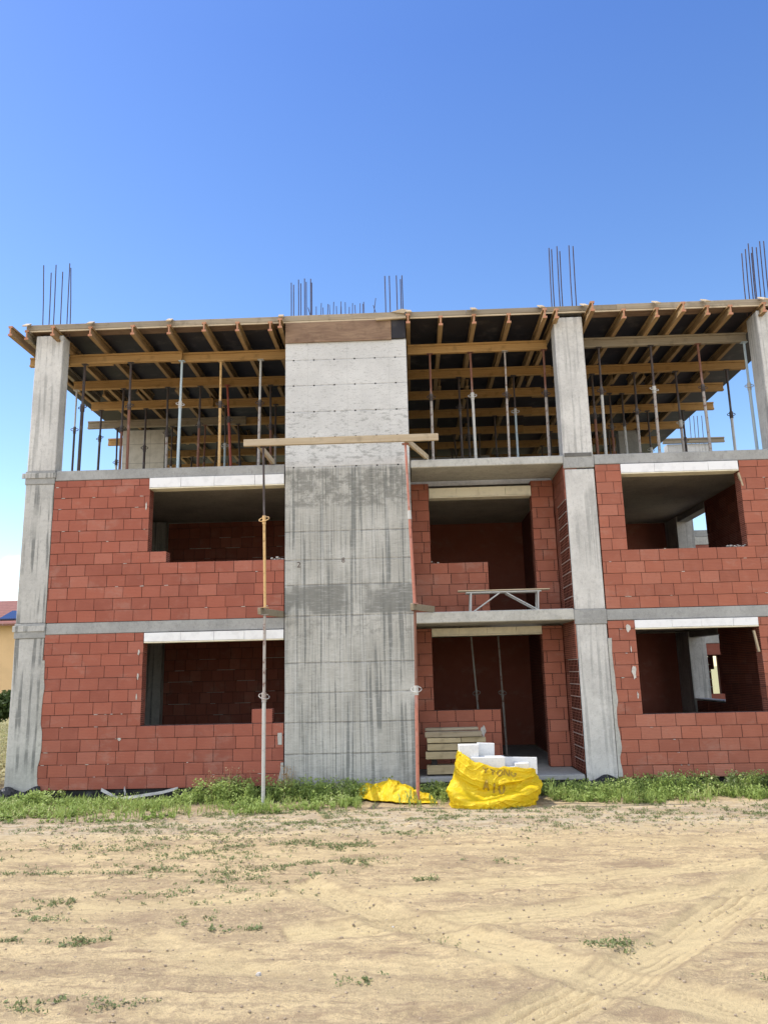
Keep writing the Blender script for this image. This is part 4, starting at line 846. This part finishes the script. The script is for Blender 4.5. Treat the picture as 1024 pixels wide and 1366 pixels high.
pts = [(random.uniform(-5, 5), -3.0 + random.gauss(0, .7), random.uniform(.006, .018)) for _ in range(900)] + [(random.uniform(-5, 5), random.uniform(-9.3, -2.5), .0025 + .010 * random.random() ** 3) for _ in range(5200)]
stones('gravel', pts, plain('tan gravel', (.42, .33, .23), .95), 'scattered small pebbles on the sandy ground', 'gravel', kind='stuff')

# ------------------------------------------------------------------ weeds
def leafmat(name, a, b_, c3):
    s = NT(name); t = s.attr('tint')[2]; c = s.mix(s.rng(t, 0, .6, smooth=False), a, b_); c = s.mix(s.rng(t, .70, .95), c, c3); s.color(c); s.b.inputs['Roughness'].default_value = .6
    tl = s.n('ShaderNodeBsdfTranslucent'); s.t.links.new(c, tl.inputs[0]); ms = s.n('ShaderNodeMixShader'); ms.inputs[0].default_value = .35
    s.t.links.new(s.b.outputs[0], ms.inputs[1]); s.t.links.new(tl.outputs[0], ms.inputs[2]); s.t.links.new(ms.outputs[0], s.t.nodes['Material Output'].inputs[0]); return s.m
M['weed'] = leafmat('green weed leaves', (.21, .31, .07), (.37, .47, .13), (.56, .58, .28))
M['mat'] = leafmat('dull ground weed leaves', (.16, .20, .08), (.23, .27, .11), (.36, .33, .18))
M['dry'] = leafmat('dry reddish stalks', (.42, .26, .15), (.5, .36, .2), (.6, .5, .3))
def plants(P_, H, nleaf, leaf, spread, name, mat, lab, cat, wr=(.22, .42), el=(-.3, 1.1)):
    # P_ (n,2) positions, H heights
    n = len(P_); Z = gz(P_[:, 0], P_[:, 1]); k = nleaf
    stem = np.repeat(np.arange(n), k); t = rng.random(n * k) ** .8
    ang = rng.random(n * k) * 2 * np.pi; rad = spread * (.35 + .65 * rng.random(n * k)) * H[stem] * (.5 + t * .6)
    c = np.stack([P_[stem, 0] + np.cos(ang) * rad, P_[stem, 1] + np.sin(ang) * rad, Z[stem] + H[stem] * t], -1)
    la = rng.random(n * k) * 2 * np.pi; el = rng.uniform(el[0], el[1], n * k); L_ = leaf * rng.uniform(.6, 1.4, n * k)
    d = np.stack([np.cos(la) * np.cos(el), np.sin(la) * np.cos(el), np.sin(el)], -1); sd = np.stack([-np.sin(la), np.cos(la), rng.uniform(-.5, .5, n * k)], -1)
    w_ = L_ * rng.uniform(wr[0], wr[1], n * k)
    V = np.stack([c, c + d * (L_ * .45)[:, None] + sd * w_[:, None], c + d * L_[:, None], c + d * (L_ * .45)[:, None] - sd * w_[:, None]], 1).reshape(-1, 3)
    F = np.arange(len(V)).reshape(-1, 4)
    clump = fbm(P_[:, 0] * 2.5, P_[:, 1] * 2.5, 2); ti = np.clip(.5 * rng.random(n * k) + .7 * clump[stem] * (.4 + .6 * t), 0, 1)
    # stems
    tz = np.stack([P_[:, 0], P_[:, 1], Z], -1); tp = tz + np.stack([rng.normal(0, .12, n) * H, rng.normal(0, .12, n) * H, H], -1); wv = np.array([.004, 0, 0])
    V2 = np.stack([tz - wv, tz + wv, tp + wv * .5, tp - wv * .5], 1).reshape(-1, 3); F2 = np.arange(len(V2)).reshape(-1, 4) + len(V)
    o = npmesh(name, np.concatenate([V, V2]), np.concatenate([F, F2]), mat, np.concatenate([ti, np.full(n, .2)])); tag(o, lab, cat, kind='stuff'); return o
# strip along the facade; edge of the strip from the photograph
n = 10500; X = rng.uniform(-9.5, 8, n); fr = np.interp(X, [-9, -5, -3.6, -1.7, -.3, .6, 2.0, 3, 4, 5.5, 8], [-2.35, -2.2, -2.1, -1.6, -1.55, -1.35, -1.15, -1.6, -1.5, -1.35, -1.6])
fr = fr + .35 * (fbm(X * 1.7, X * 0 + 4, 3) - .5); tt = rng.random(n); Y = fr + (0.02 - fr) * tt
H = (.05 + .12 * np.clip(tt * 1.8, 0, 1)) * rng.uniform(.4, 1.5, n) * (.25 + 1.4 * fbm(X * 1.5 + 8, Y * 2, 2)); H = H * np.where(Y > -.6, np.where((np.abs(X + 5.2) < 1.4) | (np.abs(X - 4.4) < .8), .22, .5), 1) * np.interp(X, [-9, -4.2, -3.4, -.5, 2, 3.2, 8], [.6, .65, 1, 1, 1, 1.1, 1.1])
dens = fbm(X * 1.9 + 60, Y * 2.6 + 11, 3); keep = dens > .42 + .20 * (1 - np.clip(tt * 2.5, 0, 1))
keep &= ~((X > .55) & (X < 2.1) & (Y < -.6)); keep &= ~((X > -.85) & (X < .45) & (Y < -.35) & (tt < .75)); keep &= ~((X > 2.0) & (X < 2.9) & (Y > -.75))
keep &= ~((X > 0.2) & (X < 2.9) & (Y > -.1))
plants(np.stack([X, Y], -1)[keep], H[keep], 12, .034, .40, 'weeds', M['weed'], 'bright green weeds growing along the foot of the building', 'weeds')
n2 = 3200; X2 = rng.uniform(-9, 8, n2); F2_ = np.interp(X2, [-9, -5, -3.6, -1.7, -.3, .6, 2.0, 3, 4, 5.5, 8], [-2.4, -2.25, -2.15, -1.7, -1.65, -1.45, -1.25, -1.7, -1.6, -1.45, -1.7]); T2 = rng.random(n2); Y2 = F2_ * (1 - T2)
H2 = rng.uniform(.06, .24, n2) * (.15 + 1.6 * fbm(X2 * 2.2 + 30, Y2 * 2, 2) ** 1.5); H2 = H2 * np.where(Y2 > -.7, np.where((np.abs(X2 + 5.2) < 1.4) | (np.abs(X2 - 4.4) < .8), .25, .55), .85); k2 = (fbm(X2 * 2.8 + 77, Y2 * 3.2, 3) > .50) & ~((X2 > .5) & (X2 < 2.15) & (Y2 < -.6)) & ~((X2 > 0.2) & (X2 < 2.9) & (Y2 > -.1)) & ~((X2 > -.85) & (X2 < .45) & (Y2 < -.3) & (Y2 > -1.3))
plants(np.stack([X2, Y2], -1)[k2], H2[k2], 7, .10, .12, 'grass_blades', M['weed'], 'thin upright grass blades mixed through the weeds by the wall', 'grass', wr=(.04, .08), el=(.5, 1.45))
# taller weeds in spots
sp = [(-3.1, .25, .5, 60), (-2.75, .2, .46, 40), (-2.05, .2, .46, 50), (-1.6, .3, .36, 60), (-.9, .2, .40, 50), (-1.25, .25, .33, 40), (-3.7, .2, .26, 30), (-6.5, .15, .2, 20), (3.9, .3, .34, 60), (4.4, .3, .40, 60), (5.5, .2, .42, 50), (6.2, .3, .36, 60), (.45, .15, .33, 30), (2.35, .3, .3, 40), (-6.4, .2, .3, 30)]
PX = np.concatenate([rng.normal(a, b_, k) for a, b_, h, k in sp]); PY = rng.uniform(-.75, -.08, len(PX)); PH = np.concatenate([.68 * h * rng.uniform(.5, 1.15, k) for a, b_, h, k in sp])
ok = ~((PX > .5) & (PX < 2.1) & (PY < -.4))
plants(np.stack([PX, PY], -1)[ok], PH[ok], 34, .045, .30, 'tall_weeds', M['weed'], 'taller leafy weeds standing close against the facade', 'weeds')
DX = np.concatenate([rng.normal(-3.15, .2, 22), rng.normal(-2.15, .08, 18)]); DY = rng.uniform(-.6, -.15, 40)
plants(np.stack([DX, DY], -1), rng.uniform(.36, .56, 40), 12, .035, .12, 'dry_weeds', M['dry'], 'dry reddish seed stalks rising from the weeds left of the concrete wall', 'weeds')
# ground weeds on the sand
pt = [(-2.41, -4.36, .5, 1.2), (-2.98, -5.02, .3, .6), (-2.19, -6.08, .5, .9), (-2.32, -3.97, .6, 1), (-1.68, -5.71, .35, .6), (-1.46, -7.1, .12, .3), (-1.83, -6.89, .16, .4), (-2.65, -7.32, .2, .6), (-3.27, -6.71, .3, .5), (-3.24, -7.3, .12, .4), (-4.27, -5.1, .3, .4), (-4.02, -5.11, .2, .3), (-3.23, -6.27, .2, .3),
      (-1.61, -3.81, .3, .6), (-.84, -4.0, .3, .7), (-.54, -2.72, .8, 1.0), (1.47, -7.64, .17, .6), (.82, -5.02, .15, .25), (-3.17, -5.17, .2, .3), (-2.66, -7.23, .15, .3), (-2.17, -8.6, .2, .5), (-2.46, -8.65, .15, .4), (-1.12, -5.0, .3, .5), (-.5, -4.9, .3, .4), (.1, -5.7, .1, .1), (-3.6, -3.9, .6, .8), (-2.9, -3.2, .8, 1.0), (-5, -4.1, .6, .5), (1.6, -3.2, .5, .5), (2.7, -2.6, .6, .8), (3.9, -2.3, .6, 1.0), (4.8, -2.4, .5, 1.0), (-1.3, -2.6, .5, .9), (.6, -2.4, .5, .9), (2.3, -8.3, .12, .15), (.2, -7.6, .12, .15), (2.9, -7.2, .1, .2), (-1.7, -2.3, .6, 1.2), (-3.4, -2.7, .6, .9), (-4.6, -2.8, .6, .7), (-.1, -3.3, .3, .4), (-2.05, -5.2, .3, .7), (-1.2, -5.3, .3, .5), (-.35, -8.2, .1, .15), (-.75, -8.3, .08, .1)]
PX = []; PY = []
for x, y, r, dn in pt:
    k = int((170 if y > -6.8 else 90) * dn); PX.append(rng.normal(x, r * .95, k)); PY.append(rng.normal(y, r * .38, k))
k = 3600; qx = rng.uniform(-6.5, 6.5, k); qy = -1.6 - np.abs(rng.normal(0, .75, k)); PX.append(qx); PY.append(qy)
PX = np.concatenate(PX); PY = np.concatenate(PY); dn = fbm(PX * 4 + 3, PY * 9 + 8, 4); ok = (dn > .515) & (PY < -1.3)
plants(np.stack([PX, PY], -1)[ok], rng.uniform(.008, .032, ok.sum()), 8, .022, 2.4, 'ground_weeds', M['mat'], 'low creeping weeds scattered over the sand', 'weeds')

# ------------------------------------------------------------------ surroundings
W = empty('rear_wing', 'unfinished rear wing behind the right side with a timber beam on top', 'building', (8.2, 9.5, 0))
def wp(b, n, m, **k): return b.build(n, M[m], W, loc=(8.2, 9.5, 0), **k)
for z0, z1, m in ((5.62, 5.866, 'balc'), (5.87, 6.07, 'beam'), (2.66, 2.90, 'balc')):
    b = MB(); b.box(7.9, 14, 9.5, 13, z0, z1); wp(b, 'floor_slab', m, bevel=.01)
b = MB(); b.box(8.24, 9.62, 9.5, 9.8, 8.33, 8.81); wp(b, 'roof_beam', 'conc_lite')
for q in ((8.24, 8.42, 9.51, 9.7, 6.07, 8.33), (9.3, 9.6, 9.51, 9.8, 6.07, 8.33)):
    b = MB(); b.box(*q); wp(b, 'column', 'beam')
for x in (8.74, 8.80): b = MB(); b.tube([(x, 9.9, 6.07), (x, 9.9, 8.33)], .03, 8); b.build('post', P['dark'], W, loc=(8.2, 9.5, 0))
b = MB(); b.ibeam((8.1, 9.45, 8.90), (10.0, 9.45, 8.90), h=.16); wp(b, 'timber_beam', 'gtx')
for q in ((7.9, 12, 9.52, 9.75, 2.33, 2.655), (8.2, 12, 9.52, 9.75, 5.4, 5.615), (7.9, 8.40, 9.52, 9.75, 0, 2.325), (9.22, 12, 9.52, 9.75, 0, 2.325), (8.41, 9.21, 9.52, 9.75, 0, 1.2), (7.9, 12, 9.8, 9.9, 2.95, 5.4), (7.9, 9.05, 10.6, 10.75, 0, 2.655), (9.52, 12, 10.6, 10.75, 0, 2.655), (9.06, 9.51, 10.6, 10.75, 2.3, 2.655), (9.06, 9.51, 10.6, 10.75, 0, 1.15), (7.7, 7.89, 9.52, 10.75, 0, 2.655), (9.27, 9.38, 10.62, 10.75, 1.9, 2.3)):
    b = MB(); b.box(*q); wp(b, 'brick_wall', 'brick')
for k in range(5):
    b = MB(); b.box(9.07, 9.25, 10.55, 10.7, 1.16 + k * .225, 1.36 + k * .225); wp(b, 'jamb_block', 'brick')
    b = MB(); b.box(9.06, 9.26, 10.54, 10.7, 1.362 + k * .225, 1.38 + k * .225); wp(b, 'mortar_joint', 'mortar_lt')
for x in (9.04, 9.17, 9.28, 9.42, 9.58):
    b = MB(); b.tube([(x, 9.6, 8.8), (x + .03, 9.6, 9.75)], .010, 6); wp(b, 'rebar', 'rebar')
# neighbouring house on the left
Hs = empty('neighbour_house', 'beige house with red tiled roof and solar panel behind the left corner column', 'house', (-26, 34, 0))
M['hwall'] = plain('beige render', (.74, .50, .27), .9, var=.06, sc=1); s = NT('red roof tiles'); yy = s.xyz()[1]; xx = s.xyz()[0]
rw = s.band(s.math('FRACT', s.math('MULTIPLY', yy, 3.0)), .1, .9, .08); s.color(s.mix(s.math('MULTIPLY', rw, s.rng(s.noise(6, 3, .6, s.co()), .3, .7, .6, 1)), (.14, .06, .05), (.30, .13, .10))); M['tiles'] = s.m
hp = lambda b, n, m: b.build(n, m, Hs, loc=(-26, 34, 0))
b = MB(); b.box(-36, -19.0, 30, 38, 0, 5.2); hp(b, 'wall', M['hwall'])
b = MB(); vs = [(-36.8, 29.4, 5.22), (-18.2, 29.4, 5.22), (-18.2, 38.6, 5.22), (-36.8, 38.6, 5.22), (-32, 34, 7.0), (-22.4, 34, 7.0)]; b.poly(vs, [(0, 1, 5, 4), (1, 2, 5), (2, 3, 4, 5), (3, 0, 4), (3, 2, 1, 0)]); hp(b, 'roof', M['tiles'])
b = MB(); b.box(-36.9, -18.1, 29.3, 29.42, 5.12, 5.24); hp(b, 'gutter', P['rust'])
b = MB(); sl = 1.78 / 4.6
vs = [(x, y, 5.22 + (y - 29.4) * sl + dz) for dz in (.05, .12) for x, y in ((-23.5, 30.0), (-21.2, 30.0), (-21.2, 31.5), (-23.5, 31.5))]; b.poly(vs, [(0, 1, 5, 4), (1, 2, 6, 5), (2, 3, 7, 6), (3, 0, 4, 7), (4, 5, 6, 7)])
sp_ = plain('dark blue solar glass', (.02, .03, .09), .15, var=.2); hp(b, 'solar_panel', sp_)
# bushes and tree by the house
def crown(name, c, r, n, leaf, mat, label, cat, trunk_h, tr, groups=7, flat=.8):
    o = empty(name, label, cat, (c[0], c[1], 0)); cc = np.array(c); gs = cc + rng.normal(0, 1, (groups, 3)) * np.array(r) * .45
    k = rng.integers(0, groups, n); dirs = rng.normal(0, 1, (n, 3)); dirs /= np.linalg.norm(dirs, axis=1)[:, None]; ctr = gs[k] + dirs * (np.array(r) * .5) * (rng.random(n) ** .4)[:, None]
    ctr[:, 2] = np.maximum(ctr[:, 2], .05); a = rng.normal(0, 1, (n, 3)); a /= np.linalg.norm(a, axis=1)[:, None]; b_ = np.cross(a, rng.normal(0, 1, (n, 3))); b_ /= np.linalg.norm(b_, axis=1)[:, None]
    s_ = leaf * rng.uniform(.6, 1.4, n)[:, None]; V = np.stack([ctr - a * s_, ctr + b_ * s_ * .6, ctr + a * s_, ctr - b_ * s_ * .6], 1).reshape(-1, 3) - np.array([c[0], c[1], 0])
    q = npmesh('crown', V, np.arange(len(V)).reshape(-1, 4), mat, np.clip(rng.random(n) * .6 + (k / groups) * .4, 0, 1)); q.parent = o
    b = MB(); 
    for i in range(5): g_ = gs[i % groups] - np.array([c[0], c[1], 0]); b.tube([(0, 0, 0), (g_[0] * .2, g_[1] * .2, trunk_h * .6), tuple(g_)], [tr, tr * .7, tr * .2], 7)
    q = b.build('trunk', P['rust'], o); q.location = (0, 0, 0); return o
M['bush'] = leafmat('bush leaves', (.05, .085, .025), (.09, .13, .04), (.16, .17, .07))
crown('bush', (-17.4, 20.5, 1.2), (1.3, 1.2, 1.1), 6000, .09, M['bush'], 'dark green bush below the beige house at the left edge', 'bush', 1, .06)
if 0: crown('bush', (-15.3, 16.5, .9), (.9, .9, .9), 3500, .07, M['dry'], 'yellowish dry shrub in front of the dark green bush', 'bush', .6, .04)
crown('tree', (-32.5, 46, 4.9), (4.5, 2.5, 2.2), 9000, .22, M['bush'], 'tree whose top shows above the red tiled roof', 'tree', 4, .25)
# dry meadow on the left, beyond the corner
n = 9000; X = rng.uniform(-24, -7.6, n); Y = rng.uniform(.5, 19, n); k = X < -7.6 - Y * .28
M['straw'] = leafmat('straw grass', (.42, .38, .18), (.52, .47, .24), (.30, .36, .12))
plants(np.stack([X, Y], -1)[k], rng.uniform(.15, .5, k.sum()), 7, .09, .3, 'dry_grass', M['straw'], 'dry straw coloured grass beside the left end of the building', 'grass')
